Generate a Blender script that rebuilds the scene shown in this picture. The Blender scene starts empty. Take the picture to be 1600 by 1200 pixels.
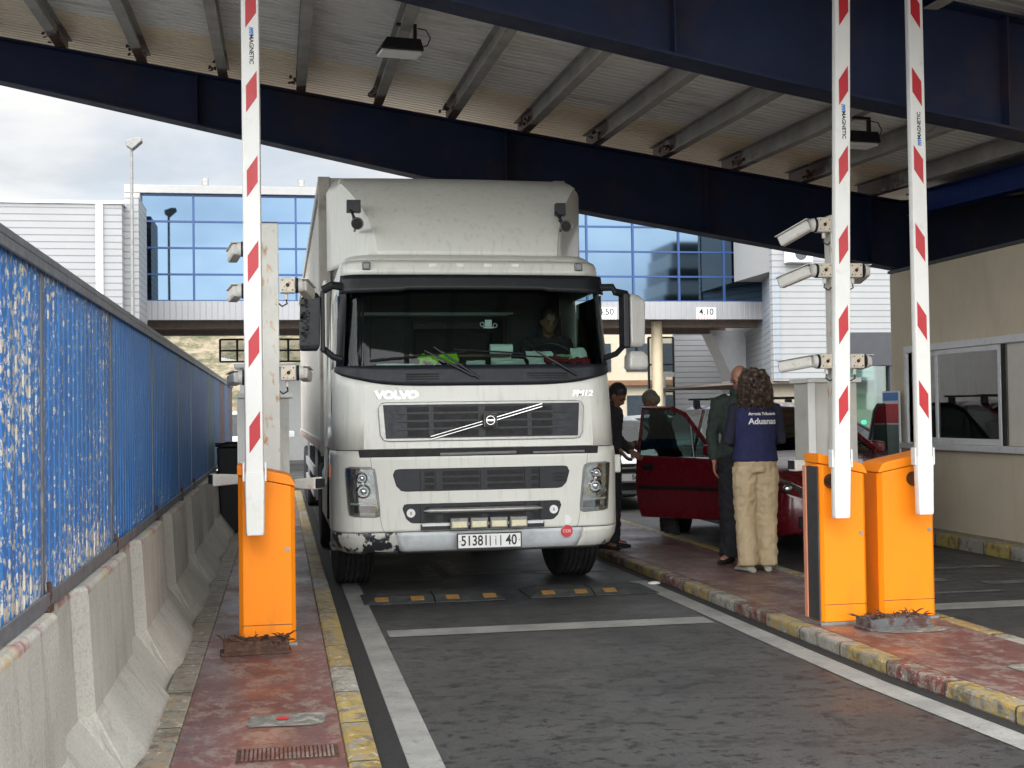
import bpy, math, random
from mathutils import Vector, Matrix, noise as mnoise
random.seed(7)
S = bpy.context.scene
COL = S.collection
R = math.radians

# ------------------------------------------------------------------ camera
yaw, pit, rol = R(10.3), R(1.35), math.atan(.0147)
fw = Vector((math.sin(yaw)*math.cos(pit), math.cos(yaw)*math.cos(pit), math.sin(pit)))
r0 = Vector((math.cos(yaw), -math.sin(yaw), 0)); u0 = r0.cross(fw)
rt = r0*math.cos(rol)-u0*math.sin(rol); up = u0*math.cos(rol)+r0*math.sin(rol)
cd = bpy.data.cameras.new('camera'); cam = bpy.data.objects.new('camera', cd); COL.objects.link(cam)
m = Matrix((rt, up, -fw)).transposed().to_4x4(); m.translation = Vector((0, 0, 1.55)); cam.matrix_world = m
cd.sensor_fit = 'HORIZONTAL'; cd.sensor_width = 36; cd.lens = 45.0; cd.clip_start = .05; cd.clip_end = 3000
S.camera = cam
# ------------------------------------------------------------------ exposure, world, sun
S.render.engine = 'CYCLES'
S.view_settings.view_transform = 'Standard'; S.view_settings.look = 'None'
S.view_settings.exposure = 1.0; S.view_settings.gamma = 1
SUN_AZ, SUN_EL = R(200), R(42)      # behind the camera, to its left, compass style from +y clockwise
sd = Vector((math.sin(SUN_AZ)*math.cos(SUN_EL), math.cos(SUN_AZ)*math.cos(SUN_EL), math.sin(SUN_EL)))
w = bpy.data.worlds.new('World'); S.world = w; w.use_nodes = True
nt = w.node_tree; nt.nodes.clear(); N = nt.nodes.new; L = nt.links.new
out = N('ShaderNodeOutputWorld')
sky = N('ShaderNodeTexSky'); sky.sky_type = 'NISHITA'; sky.sun_disc = False; sky.sun_elevation = SUN_EL; sky.sun_rotation = SUN_AZ
b1 = N('ShaderNodeBackground'); b1.inputs['Strength'].default_value = .07; L(sky.outputs[0], b1.inputs['Color'])
tc = N('ShaderNodeTexCoord'); sep = N('ShaderNodeSeparateXYZ'); L(tc.outputs['Generated'], sep.inputs[0])
# cloud plane projection
zz = N('ShaderNodeMath'); zz.operation = 'ADD'; L(sep.outputs[2], zz.inputs[0]); zz.inputs[1].default_value = .22
dv = N('ShaderNodeVectorMath'); dv.operation = 'DIVIDE'; L(tc.outputs['Generated'], dv.inputs[0])
cb = N('ShaderNodeCombineXYZ'); [L(zz.outputs[0], cb.inputs[i]) for i in range(3)]; L(cb.outputs[0], dv.inputs[1])
n1 = N('ShaderNodeTexNoise'); n1.inputs['Scale'].default_value = 2.3; n1.inputs['Detail'].default_value = 8; n1.inputs['Roughness'].default_value = .55
n1.inputs['Distortion'].default_value = .25
L(dv.outputs[0], n1.inputs['Vector'])
cr = N('ShaderNodeValToRGB'); e = cr.color_ramp.elements
e[0].position = .36; e[0].color = (.375, .385, .40, 1); e[1].position = .60; e[1].color = (.52, .52, .505, 1)
ee = cr.color_ramp.elements.new(.47); ee.color = (.44, .45, .46, 1)
L(n1.outputs['Fac'], cr.inputs[0])
# brighter cloud towards the hidden sun
dt = N('ShaderNodeVectorMath'); dt.operation = 'DOT_PRODUCT'; L(tc.outputs['Generated'], dt.inputs[0]); dt.inputs[1].default_value = sd
mr = N('ShaderNodeMapRange'); mr.interpolation_type = 'SMOOTHSTEP'; L(dt.outputs['Value'], mr.inputs[0])
mr.inputs[1].default_value = -.1; mr.inputs[2].default_value = 1; mr.inputs[3].default_value = 1.0; mr.inputs[4].default_value = 6.2
b2 = N('ShaderNodeBackground'); L(cr.outputs[0], b2.inputs['Color']); L(mr.outputs[0], b2.inputs['Strength'])
# small breaks of blue between the clouds
n2 = N('ShaderNodeTexNoise'); n2.inputs['Scale'].default_value = 1.1; n2.inputs['Detail'].default_value = 4; L(dv.outputs[0], n2.inputs['Vector'])
c2 = N('ShaderNodeValToRGB'); c2.color_ramp.elements[0].position = .30; c2.color_ramp.elements[0].color = (.55,)*3+(1,)
c2.color_ramp.elements[1].position = .46; c2.color_ramp.elements[1].color = (.97,)*3+(1,); L(n2.outputs['Fac'], c2.inputs[0])
mx = N('ShaderNodeMixShader'); L(c2.outputs[0], mx.inputs[0]); L(b1.outputs[0], mx.inputs[1]); L(b2.outputs[0], mx.inputs[2])
L(mx.outputs[0], out.inputs[0])
sl = bpy.data.lights.new('sun', 'SUN'); sl.energy = .6; sl.angle = R(24); sl.color = (1, .96, .9)
so = bpy.data.objects.new('sun', sl); COL.objects.link(so); so.rotation_euler = (-sd).to_track_quat('-Z', 'Y').to_euler()

# ------------------------------------------------------------------ materials
MATS = {}
def rgb(c): return (c[0], c[1], c[2], 1)
class NT:
    def __init__(s, name):
        s.m = bpy.data.materials.new(name); s.m.use_nodes = True; s.t = s.m.node_tree; s.t.nodes.clear()
        s.o = s.t.nodes.new('ShaderNodeOutputMaterial'); s.p = s.t.nodes.new('ShaderNodeBsdfPrincipled')
        s.t.links.new(s.p.outputs[0], s.o.inputs[0]); s.tc = s.t.nodes.new('ShaderNodeTexCoord')
    def n(s, k, **kw):
        q = s.t.nodes.new(k)
        for a, v in kw.items(): setattr(q, a, v)
        return q
    def l(s, a, b): s.t.links.new(a, b)
    def vec(s, scale=(1, 1, 1), rot=(0, 0, 0)):
        mp = s.n('ShaderNodeMapping'); mp.inputs['Scale'].default_value = scale; mp.inputs['Rotation'].default_value = rot
        s.l(s.tc.outputs['Object'], mp.inputs[0]); return mp.outputs[0]
    def noise(s, sc, det=5, vec=None, rough=.6, dist=0):
        q = s.n('ShaderNodeTexNoise'); q.inputs['Scale'].default_value = sc; q.inputs['Detail'].default_value = det
        q.inputs['Roughness'].default_value = rough; q.inputs['Distortion'].default_value = dist
        s.l(vec or s.tc.outputs['Object'], q.inputs['Vector']); return q.outputs['Fac']
    def ramp(s, fac, stops, interp='LINEAR'):
        q = s.n('ShaderNodeValToRGB'); q.color_ramp.interpolation = interp; el = q.color_ramp.elements
        while len(el) < len(stops): el.new(.5)
        for i, (p, c) in enumerate(stops):
            el[i].position = p; el[i].color = rgb(c) if hasattr(c, '__len__') else (c, c, c, 1)
        s.l(fac, q.inputs[0]); return q.outputs[0]
    def mix(s, fac, a, b, blend='MIX'):
        q = s.n('ShaderNodeMix', data_type='RGBA', blend_type=blend)
        for sock, v in ((q.inputs[0], fac), (q.inputs[6], a), (q.inputs[7], b)):
            if hasattr(v, 'node'): s.l(v, sock)
            elif hasattr(v, '__len__'): sock.default_value = rgb(v)
            else: sock.default_value = v
        return q.outputs[2]
    def math(s, op, a, b=0., c=0.):
        q = s.n('ShaderNodeMath', operation=op)
        for i, v in enumerate((a, b, c)):
            if hasattr(v, 'node'): s.l(v, q.inputs[i])
            else: q.inputs[i].default_value = v
        return q.outputs[0]
    def sep(s):
        q = s.n('ShaderNodeSeparateXYZ'); s.l(s.tc.outputs['Object'], q.inputs[0]); return q.outputs
    def col(s, c):
        if hasattr(c, 'node'): s.l(c, s.p.inputs['Base Color'])
        else: s.p.inputs['Base Color'].default_value = rgb(c)
    def rough(s, c):
        if hasattr(c, 'node'): s.l(c, s.p.inputs['Roughness'])
        else: s.p.inputs['Roughness'].default_value = c
    def bump(s, h, strength=.2, dist=.01):
        q = s.n('ShaderNodeBump'); q.inputs['Strength'].default_value = strength; q.inputs['Distance'].default_value = dist
        s.l(h, q.inputs['Height']); s.l(q.outputs[0], s.p.inputs['Normal'])

def mk(name, c, rough=.6, metal=0., var=.12, sc=6, dirt=None, dlo=.55, dhi=.7, dsc=4, bump=0., bsc=60, coat=0., spec=.5, dvec=None):
    t = NT(name); dark = tuple(x*(1-var) for x in c); lite = tuple(min(1, x*(1+var)) for x in c)
    a = t.ramp(t.noise(sc), [(.3, dark), (.7, lite)])
    if dirt is not None:
        f = t.ramp(t.noise(dsc, 8, t.vec(dvec) if dvec else None, .65), [(dlo, 0), (dhi, 1)])
        a = t.mix(f, a, dirt)
    t.col(a); t.p.inputs['Metallic'].default_value = metal
    t.rough(t.ramp(t.noise(sc*3), [(.3, max(0, rough-.07)), (.7, min(1, rough+.07))]))
    t.p.inputs['Specular IOR Level'].default_value = spec
    if coat: t.p.inputs['Coat Weight'].default_value = coat; t.p.inputs['Coat Roughness'].default_value = .08
    if bump: t.bump(t.noise(bsc, 6), bump)
    MATS[name] = t.m; return t.m

mk('truck_white', (.62, .62, .565), .36, var=.02, sc=3, dirt=(.40, .385, .33), dlo=.53, dhi=.90, dsc=4, coat=.25, dvec=(5, 5, .5))
mk('bumper_grey', (.55, .58, .60), .5, var=.06, dirt=(.33, .34, .33), dlo=.5, dhi=.8, dsc=5)
mk('black_plastic', (.009, .010, .013), .42, var=.2, sc=20, spec=.35, dirt=(.03, .03, .03), dlo=.6, dhi=.9, dsc=10)
mk('grille_dark', (.011, .013, .019), .45, var=.15, sc=10, spec=.35, dirt=(.035, .035, .035), dlo=.55, dhi=.9, dsc=9)
mk('deep_black', (.006, .006, .007), .7, var=.1)
mk('rubber', (.012, .012, .013), .8, var=.25, sc=14, dirt=(.055, .05, .045), dlo=.5, dhi=.8, dsc=9, bump=.2, bsc=80)
mk('silver', (.30, .295, .28), .38, .6, var=.08, sc=20)
mk('chrome', (.62, .62, .6), .15, 1., var=.05)
mk('steel_grey', (.22, .22, .21), .5, .3, var=.15, sc=9, dirt=(.10, .08, .06), dlo=.55, dhi=.8, dsc=8)
mk('white_plate', (.72, .72, .70), .45, var=.03)
mk('ink', (.01, .01, .012), .5, var=.1)
mk('lamp_cream', (.66, .62, .42), .3, var=.1, sc=40)
mk('amber', (.75, .12, .01), .3, var=.1)
mk('red_paint', (.42, .012, .02), .4, var=.06, sc=15)
mk('blue_print', (.05, .20, .55), .5, var=.1)
mk('trailer_white', (.62, .61, .58), .45, var=.05, sc=3, dirt=(.40, .37, .32), dlo=.5, dhi=.85, dsc=3, dvec=(3, 3, .6))
mk('trailer_frame', (.36, .34, .30), .55, var=.08, dirt=(.2, .17, .13), dlo=.52, dhi=.75, dsc=7)
mk('boom_white', (.66, .66, .63), .4, var=.04, sc=5, dirt=(.50, .47, .42), dlo=.58, dhi=.85, dsc=8)
mk('orange_cabinet', (.86, .235, .003), .5, var=.025, sc=3, spec=.3, dirt=(.55, .17, .02), dlo=.53, dhi=.95, dsc=4, dvec=(2, 2, .6))
mk('cabinet_gasket', (.035, .035, .038), .7, var=.15)
mk('cabinet_salmon', (.60, .24, .14), .6, var=.05)
mk('post_white', (.56, .55, .50), .55, var=.06, dirt=(.42, .22, .07), dlo=.56, dhi=.66, dsc=9, bump=.1, dvec=(2, 2, .8))
mk('camera_white', (.55, .54, .50), .5, var=.06, dirt=(.42, .27, .12), dlo=.58, dhi=.72, dsc=30)
mk('camera_plate', (.60, .53, .42), .6, var=.08, dirt=(.30, .14, .05), dlo=.55, dhi=.68, dsc=45)
mk('cabinet_white', (.48, .47, .43), .55, var=.05, dirt=(.30, .26, .2), dlo=.55, dhi=.85, dsc=4)
mk('beam_blue', (.009, .015, .040), .6, spec=.2, var=.25, sc=1.5, dirt=(.030, .020, .022), dlo=.50, dhi=.72, dsc=1.4, bump=.05)
mk('beam_bright_blue', (.01, .03, .15), .45, var=.12)
mk('galv', (.33, .30, .26), .45, .5, var=.1, sc=9)
mk('stump_grey', (.10, .10, .105), .8, var=.3, sc=14, dirt=(.07, .03, .025), dlo=.5, dhi=.6, dsc=9, bump=.5, bsc=40)
mk('rust', (.055, .026, .015), .85, var=.45, sc=30, dirt=(.12, .06, .035), dlo=.5, dhi=.7, dsc=40, bump=.6, bsc=50)
mk('hair_dark', (.012, .010, .009), .6, var=.3, sc=60)
mk('hair_grey', (.13, .115, .085), .7, var=.3, sc=70)
mk('skin', (.42, .21, .135), .5, var=.07, sc=15)
mk('skin_dark', (.19, .09, .055), .55, var=.08, sc=15)
mk('navy_cloth', (.016, .018, .075), .85, var=.15, sc=12, bump=.3, bsc=200)
mk('navy_sleeve', (.012, .012, .03), .85, var=.15, sc=12, bump=.3, bsc=200)
mk('beige_cloth', (.50, .39, .24), .85, var=.08, sc=7, bump=.4, bsc=160)
mk('green_cloth', (.035, .05, .042), .85, var=.15, sc=8, bump=.3, bsc=150)
mk('dark_cloth', (.014, .014, .018), .85, var=.2, sc=9, bump=.3, bsc=150)
mk('red_car_paint', (.115, .004, .010), .25, var=.02, sc=4, coat=.6)
mk('silver_car_paint', (.42, .44, .46), .3, .4, var=.05, sc=4, coat=.5)
mk('white_car_paint', (.62, .63, .64), .3, var=.04, sc=4, coat=.5)
mk('dark_blue_car_paint', (.03, .05, .12), .3, .2, var=.05, sc=4, coat=.5)
mk('wall_beige', (.62, .55, .42), .9, var=.05, sc=1.6, dirt=(.52, .45, .34), dlo=.5, dhi=.8, dsc=2.2, bump=.35, bsc=140, dvec=(1, 1, .35))
mk('alu_white', (.66, .67, .69), .4, var=.04, dirt=(.38, .38, .38), dlo=.55, dhi=.85, dsc=9)
mk('interior_pale', (.62, .59, .54), .8, var=.05)
mk('cream_paint', (.52, .44, .30), .7, var=.05)
mk('fascia_white', (.29, .29, .285), .6, var=.04)
mk('dark_grey_clad', (.055, .058, .068), .55, var=.1)
mk('blue_frame', (.008, .045, .16), .45, var=.08)
mk('soffit_brown', (.22, .17, .14), .7, var=.12)
mk('pale_yellow_wall', (.42, .37, .28), .85, var=.06)
mk('window_dark', (.03, .04, .05), .2, var=.2)
mk('hi_vis', (.35, .75, .03), .7, var=.08)
mk('paper', (.80, .88, .84), .7, var=.04, sc=30)
mk('card_green', (.35, .45, .22), .7, var=.04)
mk('red_cloth', (.20, .008, .015), .9, var=.2)
mk('wood_brown', (.16, .075, .03), .6, var=.2)
mk('reflector_yellow', (.27, .15, .04), .6, var=.25, sc=30)
mk('sky_lens', (.5, .55, .6), .1, .8)
mk('print_red', (.5, .02, .03), .5)
mk('green_light_board', (.1, .16, .14), .5)

def glass(name, tint, refl=.12, ior=1.45, rough=.02):
    t = NT(name); t.t.nodes.remove(t.p)
    a = t.n('ShaderNodeBsdfTransparent'); a.inputs[0].default_value = rgb(tint)
    g = t.n('ShaderNodeBsdfGlossy'); g.inputs['Roughness'].default_value = rough
    f = t.n('ShaderNodeFresnel'); f.inputs[0].default_value = ior
    k = t.math('ADD', f.outputs[0], refl-.04)
    x = t.n('ShaderNodeMixShader'); t.l(k, x.inputs[0]); t.l(a.outputs[0], x.inputs[1]); t.l(g.outputs[0], x.inputs[2]); t.l(x.outputs[0], t.o.inputs[0])
    MATS[name] = t.m
glass('windscreen_glass', (.52, .66, .61), .03)
glass('car_glass', (.42, .50, .48), .08)
glass('booth_glass', (.82, .86, .85), .22)
glass('clear_lens', (.8, .82, .82), .12)
glass('shop_glass', (.45, .62, .58), .12)

def m_asphalt():
    t = NT('asphalt')
    a = t.ramp(t.noise(.7, 6), [(.3, (.036, .037, .038)), (.7, (.068, .067, .065))])
    fine = t.ramp(t.noise(180, 4), [(.3, .72), (.72, 1.3)])
    a = t.mix(1., a, fine, 'MULTIPLY')
    sc = t.ramp(t.noise(3.0, 9, t.vec((1.0, 1.25, 1)), .76), [(.545, 0), (.575, 1)])      # short dark scuffs lying across the lane
    a = t.mix(t.math('MULTIPLY', sc, .62), a, (.020, .020, .021))
    sc2 = t.ramp(t.noise(9, 9, t.vec((1.0, 1.3, 1)), .80), [(.545, 0), (.56, 1)])
    a = t.mix(t.math('MULTIPLY', sc2, .85), a, (.010, .010, .011))
    spk = t.ramp(t.noise(70, 2), [(.76, 0), (.80, 1)])
    a = t.mix(t.math('MULTIPLY', spk, .5), a, (.22, .22, .21))
    pl = t.ramp(t.noise(.55, 3), [(.56, 0), (.72, 1)])
    a = t.mix(t.math('MULTIPLY', pl, .5), a, (.028, .028, .03))
    t.col(a); t.rough(t.ramp(t.noise(.9, 5), [(.35, .38), (.65, .68)]))
    t.bump(t.noise(110, 6), .45, .008); MATS['asphalt'] = t.m
m_asphalt()
def m_line():
    t = NT('road_paint')
    a = t.ramp(t.noise(3, 8), [(.3, (.21, .21, .20)), (.7, (.34, .34, .32))])
    w = t.ramp(t.noise(14, 9, None, .75), [(.54, 0), (.66, 1)])
    a = t.mix(t.math('MULTIPLY', w, .6), a, (.12, .12, .115))
    a = t.mix(1., a, t.ramp(t.noise(200, 3), [(.3, .75), (.7, 1.15)]), 'MULTIPLY')
    t.col(a); t.rough(.7); t.bump(t.noise(120, 5), .3); MATS['road_paint'] = t.m
    t = NT('worn_paint')
    w = t.ramp(t.noise(7, 9, None, .75), [(.42, 0), (.6, 1)])
    t.col(t.mix(w, (.18, .18, .175), (.06, .06, .06))); t.rough(.6); MATS['worn_paint'] = t.m
m_line()
def m_pave():
    t = NT('red_pavement')
    a = t.ramp(t.noise(2.2, 7), [(.3, (.115, .047, .043)), (.7, (.185, .072, .062))])
    w = t.ramp(t.noise(6.5, 9, t.vec((1.2, .8, 1)), .80), [(.48, 0), (.56, 1)])
    a = t.mix(t.math('MULTIPLY', w, .62), a, (.27, .235, .20))
    d = t.ramp(t.noise(2.2, 9, t.vec((1.5, .6, 1)), .75), [(.51, 0), (.60, 1)])
    a = t.mix(t.math('MULTIPLY', d, .6), a, (.085, .06, .062))
    a = t.mix(1., a, t.ramp(t.noise(150, 4), [(.3, .8), (.72, 1.2)]), 'MULTIPLY')
    t.col(a); t.rough(t.ramp(t.noise(1.4, 6), [(.35, .28), (.65, .62)])); t.bump(t.noise(45, 7), .35, .01); MATS['red_pavement'] = t.m
m_pave()
def m_kerb(name, bands, span, off=0., chips=.5):
    # painted kerb: blocks of colour along y, paint worn through to concrete in chips
    t = NT(name); y = t.sep()[1]
    y = t.math('ADD', y, t.math('MULTIPLY', t.noise(14, 3), .05))
    f = t.math('FRACT', t.math('MULTIPLY', t.math('ADD', y, off), 1/span))
    n = len(bands); st = [(i/n, c) for i, c in enumerate(bands)]
    a = t.ramp(f, st, 'CONSTANT')
    j = t.math('FRACT', t.math('MULTIPLY', t.math('ADD', t.sep()[1], off), n/span/1.0))
    w = t.ramp(t.noise(11, 9, None, .75), [(chips, 0), (chips+.07, 1)])
    a = t.mix(w, a, (.24, .225, .19))
    w2 = t.ramp(t.noise(17, 8, t.vec((1, 1, 1), (1, 2, 3)), .7), [(.58, 0), (.64, 1)])
    a = t.mix(w2, a, (.52, .50, .44))
    g = t.ramp(t.noise(7, 9, None, .8), [(.50, 0), (.60, 1)]); a = t.mix(t.math('MULTIPLY', g, .75), a, (.07, .06, .05))
    jj = t.ramp(j, [(0, 1), (.025, 1), (.03, 0), (1, 0)]); a = t.mix(jj, a, (.05, .045, .04))
    t.col(a); t.rough(.6); t.bump(t.noise(30, 8), .5, .012); MATS[name] = t.m
Y_, R_, W_, G_ = (.33, .235, .07), (.15, .04, .035), (.32, .305, .265), (.24, .22, .19)
m_kerb('kerb_paint_right', [Y_, R_, Y_, W_, Y_, R_, W_, Y_, R_, Y_], 6.1, .35, .48)
m_kerb('kerb_paint_left', [Y_, (.42, .29, .07), Y_, (.40, .30, .10), W_, Y_], 4.2, .1, .50)
m_kerb('kerb_plain', [(.30, .24, .15), (.25, .21, .16), (.22, .19, .15), (.28, .21, .14)], 3.2, .1, .46)
m_kerb('kerb_booth', [(.40, .32, .10), W_, (.42, .33, .10), W_], 2.0, .1, .6)
def m_fence():
    t = NT('chipped_blue_paint'); x, y, z = t.sep()
    a = t.ramp(t.noise(2.5, 5), [(.3, (.010, .11, .36)), (.7, (.022, .175, .49))])
    # wear differs from panel to panel: strongest on the nearest ones
    dens = t.n('ShaderNodeMapRange'); t.l(y, dens.inputs[0]); dens.inputs[1].default_value = 3.9; dens.inputs[2].default_value = 4.3
    dens.inputs[3].default_value = .569; dens.inputs[4].default_value = .665
    d2 = t.math('MULTIPLY', t.math('SUBTRACT', t.noise(.9, 3), .5), .30)
    ze = t.n('ShaderNodeMapRange'); t.l(z, ze.inputs[0]); ze.inputs[1].default_value = .0; ze.inputs[2].default_value = .28; ze.inputs[3].default_value = .10; ze.inputs[4].default_value = 0
    nz = t.math('ADD', t.math('ADD', t.noise(42, 7, t.vec((1, .62, .7)), .70), d2), ze.outputs[0])
    f = t.math('GREATER_THAN', nz, dens.outputs[0])
    under = t.ramp(t.noise(9, 4), [(.35, (.50, .42, .30)), (.6, (.58, .57, .52))])
    a = t.mix(f, a, under)
    ru = t.ramp(t.noise(24, 6), [(.63, 0), (.68, 1)]); a = t.mix(t.math('MULTIPLY', ru, f), a, (.16, .07, .03))
    dk = t.ramp(t.noise(3, 6, t.vec((1, 1, .15))), [(.50, 0), (.75, 1)]); a = t.mix(t.math('MULTIPLY', dk, .35), a, (.03, .05, .10))
    t.col(a); t.rough(.5); t.bump(nz, .25, .004); MATS['chipped_blue_paint'] = t.m
m_fence()
mk('fence_far_blue', (.022, .12, .34), .5, var=.2, sc=2, dirt=(.30, .28, .24), dlo=.66, dhi=.68, dsc=16)
mk('fence_green', (.035, .13, .20), .5, var=.2, sc=2, dirt=(.25, .2, .15), dlo=.64, dhi=.70, dsc=12)
mk('fence_brown', (.14, .085, .085), .6, var=.2, sc=2, dirt=(.04, .09, .25), dlo=.55, dhi=.65, dsc=3)
mk('fence_rail', (.13, .145, .17), .5, .3, var=.2, sc=5, dirt=(.26, .25, .23), dlo=.55, dhi=.7, dsc=12)
def m_conc():
    t = NT('concrete'); x, y, z = t.sep()
    a = t.ramp(t.noise(1.7, 7), [(.3, (.35, .338, .305)), (.7, (.47, .455, .41))])
    p = t.ramp(t.noise(70, 5, None, .7), [(.38, .62), (.52, 1)]); a = t.mix(.55, a, t.mix(1., a, p, 'MULTIPLY'))
    s = t.ramp(t.noise(5, 6, t.vec((1, 2, .18))), [(.54, 0), (.74, 1)]); a = t.mix(t.math('MULTIPLY', s, .55), a, (.13, .12, .10))
    zz = t.math('ADD', z, t.math('MULTIPLY', t.noise(5, 5), .16))
    lo = t.ramp(zz, [(.10, 1), (.20, 0)]); a = t.mix(t.math('MULTIPLY', lo, .5), a, (.13, .12, .09))
    # remains of red and yellow paint on the top edge
    zb = t.ramp(z, [(.825, 0), (.83, 1)]); yb = t.ramp(t.math('FRACT', t.math('ADD', t.math('MULTIPLY', y, .93), .25)), [(0, (.42, .30, .13)), (.42, (.42, .30, .13)), (.45, (.27, .07, .075)), (.85, (.27, .07, .075)), (.9, (.33, .3, .25))])
    k = t.math('MULTIPLY', zb, t.ramp(t.noise(9, 7), [(.38, .75), (.52, 0)])); a = t.mix(k, a, yb)
    t.col(a); t.rough(.85); t.bump(t.noise(60, 8, None, .7), .5, .01); MATS['concrete'] = t.m
m_conc()
def m_clad(name, base, per, axis=2, line=.72, wid=.1):
    t = NT(name); q = t.sep()[axis]
    f = t.math('FRACT', t.math('MULTIPLY', q, 1/per))
    a = t.ramp(t.noise(1.1, 4), [(.3, tuple(c*.94 for c in base)), (.7, tuple(min(1, c*1.05) for c in base))])
    g = t.ramp(f, [(0, 1), (wid, 1), (wid+.03, 0), (1, 0)])
    a = t.mix(g, a, tuple(c*line for c in base)); t.col(a); t.rough(.5)
    t.bump(t.ramp(f, [(0, 0), (wid, 0), (wid+.1, 1), (1, .8)]), .5, .02); MATS[name] = t.m
m_clad('clad_white', (.27, .275, .28), .17)
m_clad('clad_grey', (.22, .245, .275), .17)
m_clad('fascia_clad', (.27, .27, .285), .16, 0, .86)
m_clad('stair_clad', (.36, .36, .37), .2)
def m_mirror():
    t = NT('facade_glass'); t.col(t.ramp(t.noise(.5, 2), [(.3, (.078, .118, .165)), (.7, (.088, .132, .182))])); t.p.inputs['Metallic'].default_value = 1
    t.rough(.03); t.bump(t.noise(.3, 1), .02, .1); MATS['facade_glass'] = t.m
m_mirror()
def m_sheet():
    t = NT('roof_sheet'); x, y, z = t.sep()
    a = t.ramp(t.noise(.8, 6), [(.3, (.70, .685, .65)), (.7, (.80, .785, .75))])
    s = t.ramp(t.noise(3, 8, t.vec((.25, 1.5, 1)), .7), [(.52, 0), (.68, 1)]); a = t.mix(t.math('MULTIPLY', s, .55), a, (.30, .25, .19))
    # daylight along the open edge, painted into the sheet colour as a cream band
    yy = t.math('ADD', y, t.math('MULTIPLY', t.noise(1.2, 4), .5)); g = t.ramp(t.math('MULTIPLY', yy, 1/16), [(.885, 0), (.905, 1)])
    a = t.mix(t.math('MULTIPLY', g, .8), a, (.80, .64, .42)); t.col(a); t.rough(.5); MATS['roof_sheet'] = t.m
m_sheet()
def m_purlin():
    t = NT('purlin_steel'); x, y, z = t.sep()
    a = t.ramp(t.noise(3, 6), [(.3, (.24, .23, .21)), (.7, (.38, .365, .335))])
    yy = t.math('ADD', t.math('ADD', y, 15.1), t.math('MULTIPLY', t.noise(2.5, 7), 2.2)); f = t.ramp(t.math('MULTIPLY', yy, 1/20), [(.775, 0), (.79, 1)])
    s = t.ramp(t.noise(3.5, 8, t.vec((6, .5, 6)), .7), [(.60, 0), (.68, 1)]); f = t.math('MAXIMUM', f, t.math('MULTIPLY', s, .8))
    a = t.mix(f, a, t.ramp(t.noise(25, 5), [(.35, (.035, .018, .012)), (.65, (.12, .065, .045))])); t.col(a); t.rough(.6); MATS['purlin_steel'] = t.m
m_purlin()
def m_scuff():
    t = NT('scuffed_bumper')
    n = t.noise(6.5, 9, None, .62, .3); f = t.ramp(n, [(.515, 0), (.53, 1)])
    t.col(t.mix(f, (.50, .50, .46), (.02, .022, .028))); t.rough(.5); t.bump(f, .4, .003); MATS['scuffed_bumper'] = t.m
m_scuff()
def m_hill():
    t = NT('hillside'); a = t.ramp(t.noise(.6, 9, None, .8), [(.36, (.02, .032, .012)), (.46, (.10, .09, .05)), (.55, (.22, .18, .125))])
    t.col(a); t.rough(.95); MATS['hillside'] = t.m
m_hill()
def m_curl():
    t = NT('curly_hair'); t.col(t.ramp(t.noise(30, 4), [(.35, (.018, .011, .008)), (.55, (.07, .045, .03)), (.72, (.20, .145, .10))])); t.rough(.45); MATS['curly_hair'] = t.m
m_curl()

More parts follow.
